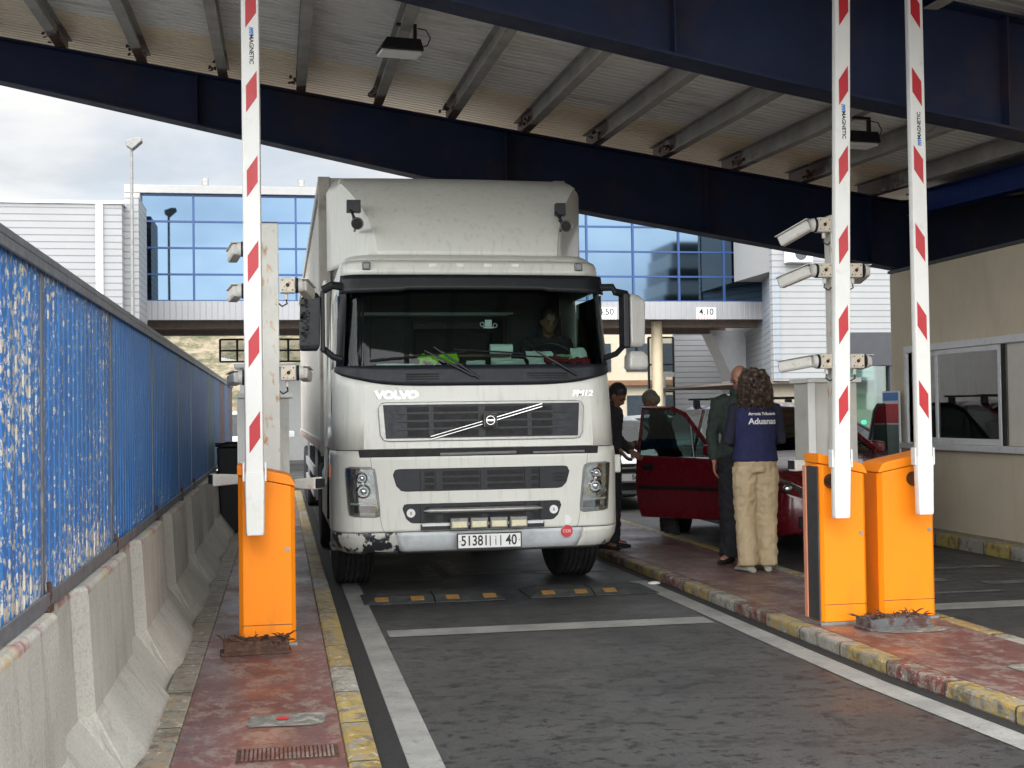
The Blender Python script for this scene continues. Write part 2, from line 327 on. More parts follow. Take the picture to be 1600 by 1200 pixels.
# ------------------------------------------------------------------ mesh helpers
class MB:
    def __init__(s): s.v = []; s.f = []; s.mi = []; s.k = 0
    def add(s, vs, fs, M=None):
        o = len(s.v)
        for p in vs: s.v.append(tuple(M @ Vector(p)) if M else tuple(p))
        for f in fs: s.f.append(tuple(i+o for i in f)); s.mi.append(s.k)
        return s
    def box(s, x0, x1, y0, y1, z0, z1, M=None):
        vs = [(x, y, z) for z in (z0, z1) for y in (y0, y1) for x in (x0, x1)]
        return s.add(vs, [(0, 2, 3, 1), (4, 5, 7, 6), (0, 1, 5, 4), (2, 6, 7, 3), (0, 4, 6, 2), (1, 3, 7, 5)], M)
    def loft(s, rings, closed=True, caps=True, M=None):
        n = len(rings[0]); vs = [p for r in rings for p in r]; fs = []
        for i in range(len(rings)-1):
            for j in range(n if closed else n-1):
                k = (j+1) % n; fs.append((i*n+j, i*n+k, (i+1)*n+k, (i+1)*n+j))
        if caps and closed: fs.append(tuple(range(n))[::-1]); fs.append(tuple((len(rings)-1)*n+j for j in range(n)))
        return s.add(vs, fs, M)
    def prism(s, poly, axis, a, b, M=None):     # poly in the two other axes
        def P(p, t): return {'x': (t, p[0], p[1]), 'y': (p[0], t, p[1]), 'z': (p[0], p[1], t)}[axis]
        return s.loft([[P(p, a) for p in poly], [P(p, b) for p in poly]], M=M)
    def tube(s, pts, r, n=8, M=None, flat=None):
        pts = [Vector(p) for p in pts]; rings = []; rr = r if hasattr(r, '__len__') else [r]*len(pts)
        ref = None
        for i, p in enumerate(pts):
            d = (pts[min(i+1, len(pts)-1)]-pts[max(i-1, 0)]).normalized()
            if ref is None: ref = Vector((0, 0, 1)) if abs(d.z) < .9 else Vector((1, 0, 0))
            a = (ref-d*ref.dot(d)).normalized(); b = d.cross(a); ref = a
            q = rr[i]; ra, rb = q if hasattr(q, '__len__') else (q, q)
            rings.append([p+a*ra*math.cos(2*math.pi*j/n)+b*rb*math.sin(2*math.pi*j/n) for j in range(n)])
        return s.loft(rings, M=M)
    def cyl(s, p0, p1, r0, r1=None, n=20, M=None): return s.tube([p0, p1], [r0, r0 if r1 is None else r1], n, M)
    def lathe(s, prof, n=32, M=None):            # prof: (radius, y) about the y axis
        return s.loft([[(r*math.cos(2*math.pi*j/n), y, r*math.sin(2*math.pi*j/n)) for j in range(n)] for r, y in prof], M=M)
    def ball(s, c, r, n=10, M=None):
        rx, ry, rz = r if hasattr(r, '__len__') else (r, r, r)
        rings = []
        for i in range(1, n):
            t = math.pi*i/n; rings.append([(c[0]+rx*math.sin(t)*math.cos(2*math.pi*j/(2*n)), c[1]+ry*math.sin(t)*math.sin(2*math.pi*j/(2*n)), c[2]-rz*math.cos(t)) for j in range(2*n)])
        return s.loft(rings, M=M)
    def build(s, name, mats, parent=None, bevel=0, smooth=False, loc=None, seg=2, label=None, recalc=True):
        me = bpy.data.meshes.new(name); me.from_pydata(s.v, [], s.f)
        mats = mats if isinstance(mats, (list, tuple)) else [mats]
        for q in mats: me.materials.append(MATS[q])
        for p, k in zip(me.polygons, s.mi): p.material_index = min(k, len(mats)-1); p.use_smooth = smooth
        if recalc:
            import bmesh; bm = bmesh.new(); bm.from_mesh(me); bmesh.ops.recalc_face_normals(bm, faces=bm.faces); bm.to_mesh(me); bm.free()
        o = bpy.data.objects.new(name, me); COL.objects.link(o)
        if parent: o.parent = parent
        if loc: o.location = loc
        if bevel:
            b = o.modifiers.new('bevel', 'BEVEL'); b.width = bevel; b.segments = seg; b.limit_method = 'ANGLE'; b.angle_limit = R(35); b.use_clamp_overlap = True
        if smooth == 'auto' or smooth:
            try: me.set_sharp_from_angle(angle=R(42))
            except Exception: pass
        if label: o['label'] = label
        return o
def tag(o, label=None, cat=None, group=None, kind=None):
    if label: o['label'] = label
    if cat: o['category'] = cat
    if group: o['group'] = group
    if kind: o['kind'] = kind
    return o
def empty(name, loc, label, cat, group=None, rz=0):
    o = bpy.data.objects.new(name, None); COL.objects.link(o); o.location = loc; o.rotation_euler = (0, 0, rz); o.empty_display_size = .1
    return tag(o, label, cat, group)
def copy_tree(o, parent=None):
    c = o.copy(); COL.objects.link(c)
    if parent: c.parent = parent
    for ch in list(o.children): copy_tree(ch, c)
    return c
def text_mesh(txt, size, ext=.002, align='CENTER', bold=0., sx=1., shear=0.):
    cu = bpy.data.curves.new('lettering', 'FONT'); cu.body = txt; cu.size = size; cu.extrude = ext; cu.align_x = align; cu.offset = bold; cu.shear = shear
    cu.align_y = 'CENTER'
    o = bpy.data.objects.new('lettering', cu); COL.objects.link(o)
    dg = bpy.context.evaluated_depsgraph_get(); me = bpy.data.meshes.new_from_object(o.evaluated_get(dg))
    vs = [(v.co.x*sx, v.co.y, v.co.z) for v in me.vertices]; fs = [tuple(p.vertices) for p in me.polygons]
    bpy.data.objects.remove(o); bpy.data.curves.remove(cu); bpy.data.meshes.remove(me)
    return vs, fs
def text(mb, txt, size, M, **kw):
    vs, fs = text_mesh(txt, size, **kw); mb.add(vs, fs, M); return mb
def T(x, y, z): return Matrix.Translation((x, y, z))
def RX(a): return Matrix.Rotation(R(a), 4, 'X')
def RY(a): return Matrix.Rotation(R(a), 4, 'Y')
def RZ(a): return Matrix.Rotation(R(a), 4, 'Z')
FACE = RX(90)      # lettering that faces the camera side (-y)

# ------------------------------------------------------------------ ground, roads, pavements, kerbs
mb = MB(); mb.add([(-900, -900, -.02), (900, -900, -.02), (900, 1200, -.02), (-900, 1200, -.02)], [(0, 1, 2, 3)])
tag(mb.build('ground', 'asphalt'), kind='structure')
mb = MB(); mb.add([(-14, -12, 0), (30, -12, 0), (30, 60, 0), (-14, 60, 0)], [(0, 1, 2, 3)])
tag(mb.build('road', 'asphalt'), kind='structure')
def kr(y):      # right kerb edge of the lane
    pts = [(-3, 3.95), (3, 3.68), (5.7, 3.53), (6.8, 3.46), (8.1, 3.44), (10.1, 3.42), (13.2, 3.37), (30, 3.37)]
    for (a, b), (c, d) in zip(pts, pts[1:]):
        if y <= c: return b+(d-b)*(y-a)/(c-a)
    return 3.37
ys = [-3+i*.5 for i in range(57)]
def strip(name, fa, fb, z0, z1, mat, kind='structure', y0=-3, y1=24, bev=.012, step=.5, ends=True):
    n = max(1, int((y1-y0)/step)); rings = []
    for i in range(n+1):
        y = y0+(y1-y0)*i/n; rings.append([(fa(y), y, z0), (fb(y), y, z0), (fb(y), y, z1), (fa(y), y, z1)])
    q = MB().loft(rings).build(name, mat, bevel=bev); return tag(q, kind=kind)
H0 = .08
strip('pavement_left', lambda y: -.47, lambda y: .265, -.01, H0, 'red_pavement', y1=26, bev=0)
strip('kerb_left', lambda y: .268, lambda y: .41, -.01, H0+.006, 'kerb_paint_left', y1=26, bev=.02)
strip('kerb_by_barrier', lambda y: -.62, lambda y: -.473, -.01, H0+.003, 'kerb_plain', y1=26, bev=.012)
strip('pavement_right', lambda y: kr(y)+.143, lambda y: 4.5+.1*(y < 8)*(8-y)*.1, -.01, H0, 'red_pavement', y1=26, bev=0)
strip('kerb_right', lambda y: kr(y), lambda y: kr(y)+.14, -.01, H0+.006, 'kerb_paint_right', y1=26, bev=.02, step=.4)
strip('kerb_second_lane', lambda y: 4.505, lambda y: 4.63, -.01, H0+.005, 'kerb_paint_left', y1=26, bev=.02)
strip('pavement_booth', lambda y: 7.42, lambda y: 7.75, -.01, .13, 'kerb_plain', y0=-3, y1=15.2, bev=0)
strip('kerb_booth', lambda y: 7.27, lambda y: 7.417, -.01, .136, 'kerb_booth', y0=-3, y1=15.2, bev=.02)
def marking(name, fa, fb, y0, y1, mat='road_paint', z=.004, step=.5):
    n = max(1, int((y1-y0)/step)); vs = []; fs = []
    for i in range(n+1):
        y = y0+(y1-y0)*i/n; vs += [(fa(y), y, z), (fb(y), y, z)]
        if i: fs.append((2*i-2, 2*i-1, 2*i+1, 2*i))
    return tag(MB().add(vs, fs).build(name, mat, recalc=False), kind='structure')
marking('lane_line_left', lambda y: .545, lambda y: .70, -3, 15)
marking('lane_line_right', lambda y: kr(y)-.27+.0*y, lambda y: kr(y)-.10, -3, 11.4)
marking('stop_line', lambda y: .74, lambda y: 3.12, 9.0, 9.28, z=.004)
marking('stop_line_second_lane', lambda y: 4.8, lambda y: 7.1, 9.1, 9.4, z=.004)
for i, (x0, x1, y0, y1) in enumerate([(.85, 1.5, 12.0, 12.15), (1.35, 1.5, 12.15, 13.2), (1.75, 2.3, 12.3, 12.45), (1.6, 1.75, 12.3, 13.6), (2.45, 3.1, 12.2, 12.35), (5.0, 5.9, 10.6, 10.8), (6.1, 7.0, 10.3, 10.5), (5.2, 6.9, 11.4, 11.55), (5.1, 6.0, 9.9, 10.0)]):
    marking('worn_road_marking', lambda y, a=x0: a, lambda y, b=x1: b, y0, y1, 'worn_paint')
# dark gutter strips of fresh tar beside the kerbs
mk('tar', (.018, .018, .019), .75, var=.25, sc=20, bump=.3, bsc=90)
marking('gutter_left', lambda y: .412, lambda y: .541, -3, 24, 'tar', z=.003)
marking('gutter_right', lambda y: kr(y)-.096, lambda y: kr(y)-.002, -3, 24, 'tar', z=.003)

# ------------------------------------------------------------------ hills
vs = []; fs = []; nx, ny = 60, 16
for j in range(ny+1):
    for i in range(nx+1):
        x = -160+i*6; y = 78+j*9
        h = (j/ny)**.7*34*(1-.5*max(0, min(1, (x-20)/90)))+mnoise.noise(Vector((x*.05, y*.05, 0)))*3*(j > 0)
        vs.append((x, y, max(-.5, h)))
for j in range(ny):
    for i in range(nx): a = j*(nx+1)+i; fs.append((a, a+1, a+nx+2, a+nx+1))
tag(MB().add(vs, fs).build('hillside', 'hillside', smooth=True), kind='structure')

# ------------------------------------------------------------------ concrete barrier blocks
def barrier_block(Lb=2.08):
    zs = [0, .05, .10, .20, .30, .335, .37, .50, .65, .80, .845, .86]
    def prof(z, d):    # d=1 full panel, d=0 set-back rough end
        if z < .08: x = .30-.01*z
        elif z < .335: x = .30-(z-.08)*.72
        else: x = .116-(z-.335)*.055
        if z > .85: x -= .012
        return x-(1-d)*(.055 if z > .10 else .03+.2*z)
    yy = [0, .02, .035, .15, .30, .42, .50, .515, .60, .615, .9, 1.3, 1.7, 1.98, 2.0, 2.05, Lb-.015, Lb]
    def dd(y):
        if y < .50: return 0
        if y < .615: return (y-.50)/.115
        if y < 1.98: return 1
        return max(0, 1-(y-1.98)/.03)
    vs = []; fs = []; n = len(zs)
    for i, y in enumerate(yy):
        e = .012 if i in (0, len(yy)-1) else 0
        for z in zs:
            # the strip slants towards the foot
            q = dd(y-(.16 if z < .1 else .16*max(0, (.335-z)/.335)))
            if .02 < y < Lb-.02 and y < .5: wob = .006*mnoise.noise(Vector((y*9, z*11, 3)))
            else: wob = 0
            vs.append((prof(z, q)+wob-e, y, z-.0))
    for i in range(len(yy)-1):
        for k in range(n-1): a = i*n+k; fs.append((a, a+n, a+n+1, a+1))
    m0 = len(vs)
    for y in (0, Lb): vs += [(-.20, y, 0), (-.10, y, .86)]
    b0, t0, b1_, t1 = m0, m0+1, m0+2, m0+3; last = (len(yy)-1)*n
    fs.append(tuple([b0]+[k for k in range(n)]+[t0])); fs.append(tuple([b1_, t1]+[last+k for k in range(n-1, -1, -1)]))
    fs.append((b0, t0, t1, b1_)); fs.append(tuple([t0]+[i*n+n-1 for i in range(len(yy))]+[t1]))
    fs.append(tuple([b1_]+[i*n for i in range(len(yy)-1, -1, -1)]+[b0]))
    return MB().add(vs, fs)
BX = -.88
bl0 = barrier_block().build('concrete_barrier', 'concrete', bevel=.006)
blab = ['concrete barrier block at the very left edge of the photo, nearest to the camera', 'second nearest concrete barrier block, with a rough grooved end and weathered toe', 'third concrete barrier block from the camera, beside the foot of the left orange cabinet',
        'fourth concrete barrier block along the pavement, just behind the left orange cabinet', 'fifth concrete barrier block from the camera, under the darker blue fence panel', 'sixth concrete barrier block from the camera, far along the pavement', 'farthest concrete barrier block, next to the tall black bin']
for i in range(-1, 7):
    if i == -1: b = bl0
    else: b = bl0.copy(); COL.objects.link(b)
    b.location = (BX, 2.86+2.1*i+2.1-2.1, 0)
    b.location.y = 2.86+2.1*(i)
    if i == -1: tag(b, 'concrete barrier block beside the camera, just outside the left edge', 'concrete barrier', 'concrete barriers under the blue fence')
    else: tag(b, blab[i], 'concrete barrier', 'concrete barriers under the blue fence')
bpy.data.objects.remove(bl0)

# ------------------------------------------------------------------ blue corrugated fence on the barriers
fe = empty('corrugated_fence', (BX, 2.8, .86), 'long blue corrugated metal fence with chipped paint mounted on concrete barriers', 'fence')
def corr(y0, y1, z0, z1, per=.118, x=0.0):
    poly = []; y = y0
    while y < y1-.001:
        e = min(y+per, y1); g = e-.030
        if g > y: poly += [(x+.018, y+.006), (x+.018, g), (x-.006, g+.010), (x-.006, e-.006)]
        y = e
    back = [(a-.004, b) for a, b in poly[::-1]]
    rings = [[(a, b, z0) for a, b in poly], [(a, b, z1) for a, b in poly]]
    return MB().loft(rings, closed=False), poly
joints = [0, 2.14, 4.1, 6.3, 8.6, 10.2, 13.1, 14.7, 16.3, 17.9, 19.5, 21.2]
pm = ['chipped_blue_paint', 'chipped_blue_paint', 'chipped_blue_paint', 'chipped_blue_paint', 'fence_far_blue', 'fence_far_blue', 'fence_green', 'fence_far_blue', 'fence_brown', 'fence_far_blue', 'fence_brown']
pl = ['blue panel heavily flecked with bare cream patches at the left edge', 'blue panel with the densest cream chips near its top', 'cleaner deep blue panel with few chips', 'dull blue panel with light specks', None, None, 'blue panel faded to green', None, 'panel worn to brown', None, 'far panel worn to brown']
for i in range(len(joints)-1):
    a, b = joints[i], joints[i+1]
    q, _ = corr(a+.02, b-.02, .04, 1.25, x=.0)
    o = q.build('panel', pm[i], fe, label=pl[i]); sm = o.modifiers.new('thickness', 'SOLIDIFY'); sm.thickness = .004
for i, j in enumerate(joints):
    MB().box(-.045, .024, j-.022, j+.022, .0, 1.27).build('post', 'fence_rail', fe, bevel=.003)
    if 0 < i < 6: MB().box(-.06, .05, j-.05, j+.05, -.012, .012).tube([(.03, j, -.01), (.045, j, .05), (.04, j, .10)], .009, 6).build('bracket', 'rust', fe)
MB().box(-.045, .045, -.03, 21.23, 1.272, 1.30).box(.031, .045, -.03, 21.23, 1.235, 1.271).build('top_rail', 'fence_rail', fe, bevel=.003)
MB().box(-.045, .046, -.03, 21.23, .006, .012).box(.034, .046, -.03, 21.23, .013, .062).build('bottom_rail', 'fence_rail', fe, bevel=.002)

# ------------------------------------------------------------------ canopy
can = empty('canopy_roof', (7.9, 15.1, 0), 'big dark blue steel canopy with pale corrugated ceiling over the lanes', 'canopy')
cx, cy = 7.9, 15.1
def ztop(x): return 5.38-.155*x if x < 7.75 else 4.18+.06*(x-7.75)
ZB = [(-7, 6.18), (-3.06, 5.36), (1.24, 4.46), (3.57, 4.0), (7.75, 3.31), (8.2, 3.31), (14, 3.34)]
def zbot(x):
    for (a, b), (c, d) in zip(ZB, ZB[1:]):
        if x <= c: return b+(d-b)*(x-a)/(c-a)
    return ZB[-1][1]
def zoff(y): return (y-15.1)*.035
def beam(yb, x0=-6.6, x1=13.5, lab=None):
    xs = [x0+(x1-x0)*i/40 for i in range(41)]+[7.75]; xs.sort(); dz = zoff(yb)+(.05 if yb < 9 else 0); q = MB()
    def sheet(fz0, fz1, ya, yc):
        q.loft([[(x-cx, ya-cy, fz0(x)+dz), (x-cx, yc-cy, fz0(x)+dz), (x-cx, yc-cy, fz1(x)+dz), (x-cx, ya-cy, fz1(x)+dz)] for x in xs])
    sheet(lambda x: zbot(x)+.0205, lambda x: ztop(x)-.0205, yb-.008, yb+.008)
    sheet(zbot, lambda x: zbot(x)+.02, yb-.13, yb+.13)
    sheet(lambda x: ztop(x)-.02, ztop, yb-.13, yb+.13)
    for sx in [-4.5, -.9, 2.7, 5.2, 7.35, 8.05]:
        if x0 < sx < x1: q.box(sx-cx-.006, sx-cx+.006, yb-cy-.12, yb-cy-.009, zbot(sx)+dz+.03, ztop(sx)+dz-.022)
    return q.build('beam', 'beam_blue', can, label=lab)
beam(15.1, lab='far beam spanning from the upper left down to the booth'); beam(8.5, lab='near beam crossing the top right corner')
MB().box(-.17, .17, -.13, -.11, 0, 3.30).box(-.17, .17, .11, .13, 0, 3.30).box(-.01, .01, -.109, .109, 0, 3.30).build('column', 'beam_blue', can)
if 1: MB().box(-.17, .17, -6.98, -6.96, -.0, 3.05).box(-.17, .17, -6.74, -6.72, 0, 3.05).box(-.01, .01, -6.959, -6.741, 0, 3.05).build('column', 'beam_blue', can)
# blue edge beam from column to column
e = MB(); 
for za, zb_, w_ in ((3.98, 4.0, .09), (4.001, 4.24, .006), (4.241, 4.26, .09)):
    e.loft([[(-w_, y-cy, za+zoff(y)), (w_, y-cy, za+zoff(y)), (w_, y-cy, zb_+zoff(y)), (-w_, y-cy, zb_+zoff(y))] for y in (8.4, 14.95)])
e.build('edge_beam', 'beam_bright_blue', can)
for i, px in enumerate([-5.95, -5.05, -4.15, -3.27, -2.38, -1.5, -.6, .28, 1.17, 2.04, 2.93, 3.8, 4.66, 5.56, 6.46, 7.4, 8.6, 9.5, 10.4, 11.3, 12.2]):
    zt = ztop(px)+.004; q = MB()
    for (a, b, c, d) in ((-.055, .055, 0, .012), (-.006, .006, .0125, .188), (-.055, .055, .1885, .2)):
        q.loft([[(px-cx+a, y-cy, zt+c+zoff(y)), (px-cx+b, y-cy, zt+c+zoff(y)), (px-cx+b, y-cy, zt+d+zoff(y)), (px-cx+a, y-cy, zt+d+zoff(y))] for y in (4.3, 15.45)])
    q.build('purlin', 'purlin_steel', can)
    if px < 7:
        g = MB(); 
        for k in range(14):
            a = random.uniform(0, 6.28); rr_ = random.uniform(.05, .13)
            g.box(-.014, .014, -.006, .006, -.018, .018, T(px-cx-.06+rr_*math.cos(a)*.8, -.42+random.uniform(-.1, .2), zt+.02+rr_*abs(math.sin(a))*.6)@RZ(random.uniform(0, 180))@RX(random.uniform(0, 90)))
        g.build('rust_flakes', 'rust', can)
vs = []; fs = []; per = .13; y = 4.2; row = []
yl = []
while y < 17.1: yl += [(y, 0), (y+.075, 0), (y+.09, .028), (y+.115, .028)]; y += per
xs = [-6.8, 7.75, 13.6]
for (yy_, h) in yl:
    for x in xs: vs.append((x-cx, yy_-cy, ztop(x)+.206+h+zoff(yy_)))
for i in range(len(yl)-1):
    for k in range(2): a = i*3+k; fs.append((a, a+1, a+4, a+3))
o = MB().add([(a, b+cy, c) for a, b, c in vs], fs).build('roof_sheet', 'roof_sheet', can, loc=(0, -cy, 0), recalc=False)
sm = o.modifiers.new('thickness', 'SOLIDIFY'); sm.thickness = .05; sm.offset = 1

# floodlights hung under the purlins
def flood(x, y, z, lab):
    r = empty('floodlight', (x, y, z), lab, 'floodlight', 'floodlights under the canopy', R(8))
    MB().prism([(-.20, -.03), (.20, -.03), (.17, .07), (-.14, .07)], 'y', -.12, .12).box(-.03, .03, -.128, -.121, 0, .05).build('housing', 'black_plastic', r, bevel=.012)
    MB().box(-.185, .185, -.10, .10, -.062, -.032).build('lens', 'white_plate', r, bevel=.01)
    MB().box(.13, .16, -.02, .02, .0705, .21).box(-.03, .16, -.02, .02, .2105, .235).build('bracket', 'black_plastic', r, bevel=.004)
    MB().tube([(.17, 0, .20), (.25, 0, .19), (.29, 0, .12), (.26, 0, .05), (.18, 0, .02)], .006, 6).build('cable', 'black_plastic', r)
flood(1.10, 11.5, 4.87, 'long floodlight with black housing and pale lens under the canopy above the truck')
flood(5.50, 11.5, 4.14, 'black floodlight under the canopy between the two right barrier arms')

# ------------------------------------------------------------------ customs booth on the right
bo = empty('customs_booth', (7.62, 3, 0), 'beige rendered inspection booth with a long sliding window on the right', 'building')
wx0, wy0, wy1, wz0, wz1 = 0, 7.6, 11.62, 1.13, 2.24      # window opening, local y from 3
q = MB(); D = .18
q.box(0, D, -2, 12.06, .13, wz0).box(0, D, -2, 12.06, wz1, 3.25).box(0, D, -2, wy0, wz0, wz1).box(0, D, wy1, 12.06, wz0, wz1)
q.box(D, 5.5, 11.88, 12.06, .13, 3.25).box(5.32, 5.5, -2, 11.88, .13, 1.0).box(5.32, 5.5, -2, 11.88, 2.9, 3.25).box(D, 5.32, -2, -1.82, .13, 3.25)  # long gap added in the unseen back wall to let daylight brighten the interior
q.build('wall', 'wall_beige', bo)
MB().box(-.02, 5.52, -2.02, 12.08, 3.255, 3.29).build('roof', 'dark_grey_clad', bo)
MB().box(D, 5.3, -1.8, 11.86, .0, .16).build('floor', 'interior_pale', bo)
MB().box(4.2, 4.3, -1.8, 5.8, .17, 3.2).build('partition', 'interior_pale', bo)
MB().box(2.6, 2.7, 9.9, 11.3, .17, 2.0).build('cabinet', 'interior_pale', bo)
wf = MB()
wf.box(-.03, .07, wy0-.07, wy1+.07, wz1-.01, wz1+.07).box(-.03, .07, wy1, wy1+.07, wz0, wz1-.011).box(-.03, .07, wy0-.07, wy0, wz0, wz1-.011)
wn = wf.build('window', 'alu_white', bo, bevel=.006)
MB().box(-.09, .08, wy0-.1, wy1+.1, wz0-.07, wz0-.001).build('sill', 'alu_white', wn, bevel=.008)
def sash(y0, y1, x, lab=None):
    s_ = MB(); 
    s_.box(x, x+.03, y0, y0+.055, wz0+.002, wz1-.013).box(x, x+.03, y1-.055, y1, wz0+.002, wz1-.013).box(x, x+.03, y0+.055, y1-.055, wz0+.002, wz0+.07).box(x, x+.03, y0+.055, y1-.055, wz1-.07, wz1-.013)
    s_.build('sash', 'alu_white', wn, bevel=.004)
    MB().box(x+.012, x+.018, y0+.056, y1-.056, wz0+.071, wz1-.071).build('pane', 'booth_glass', wn)
sash(9.58, 10.98, -.005); sash(10.9, 11.60, .032)
MB().box(.0, .03, 9.53, 9.57, wz0+.001, wz1-.012).build('gasket', 'deep_black', wn)
MB().box(.035, .045, 7.65, 9.5, wz0+.003, wz1-.014).build('blind', 'interior_pale', wn)
# poster board at the booth corner
pb = empty('notice_board', (7.55, 14.95, .95), 'narrow printed notice board with pictures beside the booth corner', 'notice board')
MB().box(-.012, .012, -.22, .22, -.02, .82).build('board', 'alu_white', pb, bevel=.004)
MB().box(-.018, -.013, -.20, .20, .02, .40).build('lower_picture', 'green_light_board', pb)
MB().box(-.018, -.013, -.20, .20, .42, .66).build('upper_picture', 'print_red', pb)
MB().box(-.018, -.013, -.20, .20, .70, .80).build('heading', 'blue_print', pb)
MB().box(-.012, .012, -.2, -.17, -.82, -.021).box(-.012, .012, .17, .2, -.82, -.021).build('leg', 'alu_white', pb)

# ------------------------------------------------------------------ barrier gates
def gate(loc, wd, dp, side, boomx, lean, z0, stripe0, lab, dark_left=False):
    """side=+1: hood is high on the left and falls to the right"""
    r = empty('barrier_gate', loc, lab, 'barrier gate', 'orange barrier gates with raised arms')
    h0, h1 = 1.17, 1.09
    hl, hr = (h0, h1) if side > 0 else (h1, h0)
    c = .035
    mb = MB(); zt = .07
    plan = [(0, c), (c*.8, 0), (wd-c*.8, 0), (wd, c), (wd, dp), (0, dp)]
    def hz(x, off=0): return hl+(hr-hl)*x/wd-off
    mb.loft([[(x, y, .02) for x, y in plan], [(x, y, hz(x, zt)) for x, y in plan]])
    mb.build('housing', 'orange_cabinet', r, bevel=.004)
    # hood with rounded low shoulder
    prof = []; xs = [i/14 for i in range(15)]
    for t in xs:
        x = -.004+(wd+.008)*t; q = t if side > 0 else 1-t
        drop = 0 if q < .82 else (1-math.sqrt(max(0, 1-((q-.82)/.18)**2)))*.055
        prof.append((x, hz(x)-drop))
    poly = [(-.004, hz(0, zt)+.004)]+prof+[(wd+.004, hz(wd, zt)+.004)]
    MB().prism(poly, 'y', -.006, dp+.006).build('hood', 'orange_cabinet', r, bevel=.006)
    MB().box(-.01, wd+.01, -.01, dp+.01, -.005, .018).build('base_plate', 'steel_grey', r, bevel=.003)
    if dark_left:
        MB().box(-.012, -.001, .015, dp-.05, .03, h0-zt-.02).build('side_seal', 'cabinet_gasket', r)
        MB().box(-.02, -.001, dp-.045, dp, .03, h0-zt-.02).build('rear_door_edge', 'cabinet_salmon', r)
    MB().cyl((wd-.05, -.006, .62), (wd-.05, -.001, .62), .014).build('lock', 'silver', r)
    MB().box(.02, wd-.02, -.002, -.0005, .135, .139).build('door_seam', 'cabinet_gasket', r)
    # pivot and arm
    by = -.17
    MB().cyl((boomx, by+.03, .98), (boomx, -.001, .98), .05).build('pivot', 'black_plastic', r)
    ln = 4.9
    a = MB(); hw = .058
    def bx(z): return boomx+lean*(z-z0)
    pf = [(-hw, .004), (-hw+.006, -.018), (hw-.006, -.018), (hw, .004), (hw, .03), (-hw, .03)]
    a.loft([[(bx(z)+x, by+y, z) for x, y in pf] for z in (z0+.3, z0+2, ln)])
    arm = a.build('arm', 'boom_white', r, bevel=.004)
    MB().loft([[(bx(z)+x*k, by+y*1.1, z) for x, y in pf] for z, k in ((z0, .93), (z0+.02, 1.0), (z0+.34, 1.10), (z0+.4, 1.06))]).build('arm_bracket', 'boom_white', r, bevel=.005)
    for s in (-1, 1):
        MB().box(bx(z0+.42)+s*.068-.006, bx(z0+.42)+s*.068+.006, by-.01, by+.05, z0+.34, z0+.46).build('clamp', 'alu_white', r, bevel=.003)
    z = stripe0-.54*2
    sg = -1 if side < 0 else 1
    while z < 4.9:
        if z > z0+.42:
            x0_, x1_ = bx(z)-.034*1.0+.004*sg, bx(z)+.034+.004*sg; sl_ = .055*sg
            pl = [(x0_, z-.085-sl_*.9), (x1_, z-.085+sl_*.9), (x1_, z+.085+sl_*.9), (x0_, z+.085-sl_*.9)]
            MB().prism(pl, 'y', by-.0195, by-.0182).build('red_stripe', 'red_paint', r)
        z += .54
    # printed name and wave mark
    zz = stripe0+.54*(4.5 if side > 0 and not dark_left else 3.5)
    M = T(bx(zz)+.006, by-.0186, zz)@FACE@RZ(-90 if sg > 0 else 90)
    text(MB(), 'MAGNETIC', .036, M, ext=.0006, bold=.001, sx=1.05).build('lettering', 'ink', r)
    w_ = MB(); M = M@T(-.120, .004, 0)
    for k in range(4):
        w_.tube([(-.02+.012*k, -.018, .001), (-.016+.012*k, .004, .001), (-.010+.012*k, .008, .001), (-.008+.012*k, -.016, .001)], .0028, 6, M)
    w_.build('wave_mark', 'blue_print', r)
    return r
gate((-.27, 8.42, H0), .36, .42, 1, .11, .0, .73, 1.38, 'orange barrier gate with raised red and white arm, alone on the left pavement')
gate((3.625, 8.25, H0), .345, .24, 1, .080, .022, .74, 1.50, 'middle orange barrier gate with a dark strip down its left side and an upright arm', dark_left=True)
gate((4.10, 8.33, H0), .42, .30, -1, .255, .0, .74, 1.53, 'right orange barrier gate whose hood rises to the right, with an upright arm')

# ------------------------------------------------------------------ cut rusty stumps of old poles
def stump(loc, w_, d_, h_, lab, rz, mat2, n=110):
    r = empty('rusty_stump', loc, lab, 'cut post base', 'rusted stumps of removed posts', R(rz))
    MB().box(-w_/2, w_/2, -d_/2, d_/2, .0, h_).box(-w_/2-.02, w_/2+.015, -d_/2-.02, d_/2, .0, .02).build('base_block', mat2, r, bevel=.006)
    q = MB(); rd = random.Random(int(w_*1000))
    for i in range(n):
        x = rd.uniform(-w_/2, w_/2); y = rd.uniform(-d_/2, d_/2); a = rd.uniform(0, 6.28); l_ = rd.uniform(.03, .10); t = rd.uniform(-.1, .75)
        p = Vector((x, y, h_-.01)); d = Vector((math.cos(a)*math.cos(t), math.sin(a)*math.cos(t), math.sin(t)))
        q.tube([p, p+d*l_*.6, p+d*l_+Vector((0, 0, -.012))], [(.007, .002), (.006, .002), (.001, .0008)], 5)
    q.build('torn_metal', 'rust', r)
stump((-.16, 8.22, H0), .40, .16, .085, 'rusty cut stump with curled metal shavings in front of the left orange cabinet', 3, 'rust')
stump((4.05, 8.06, H0), .46, .19, .075, 'broken concrete and rusty metal stump between the two right orange cabinets', 7, 'stump_grey')

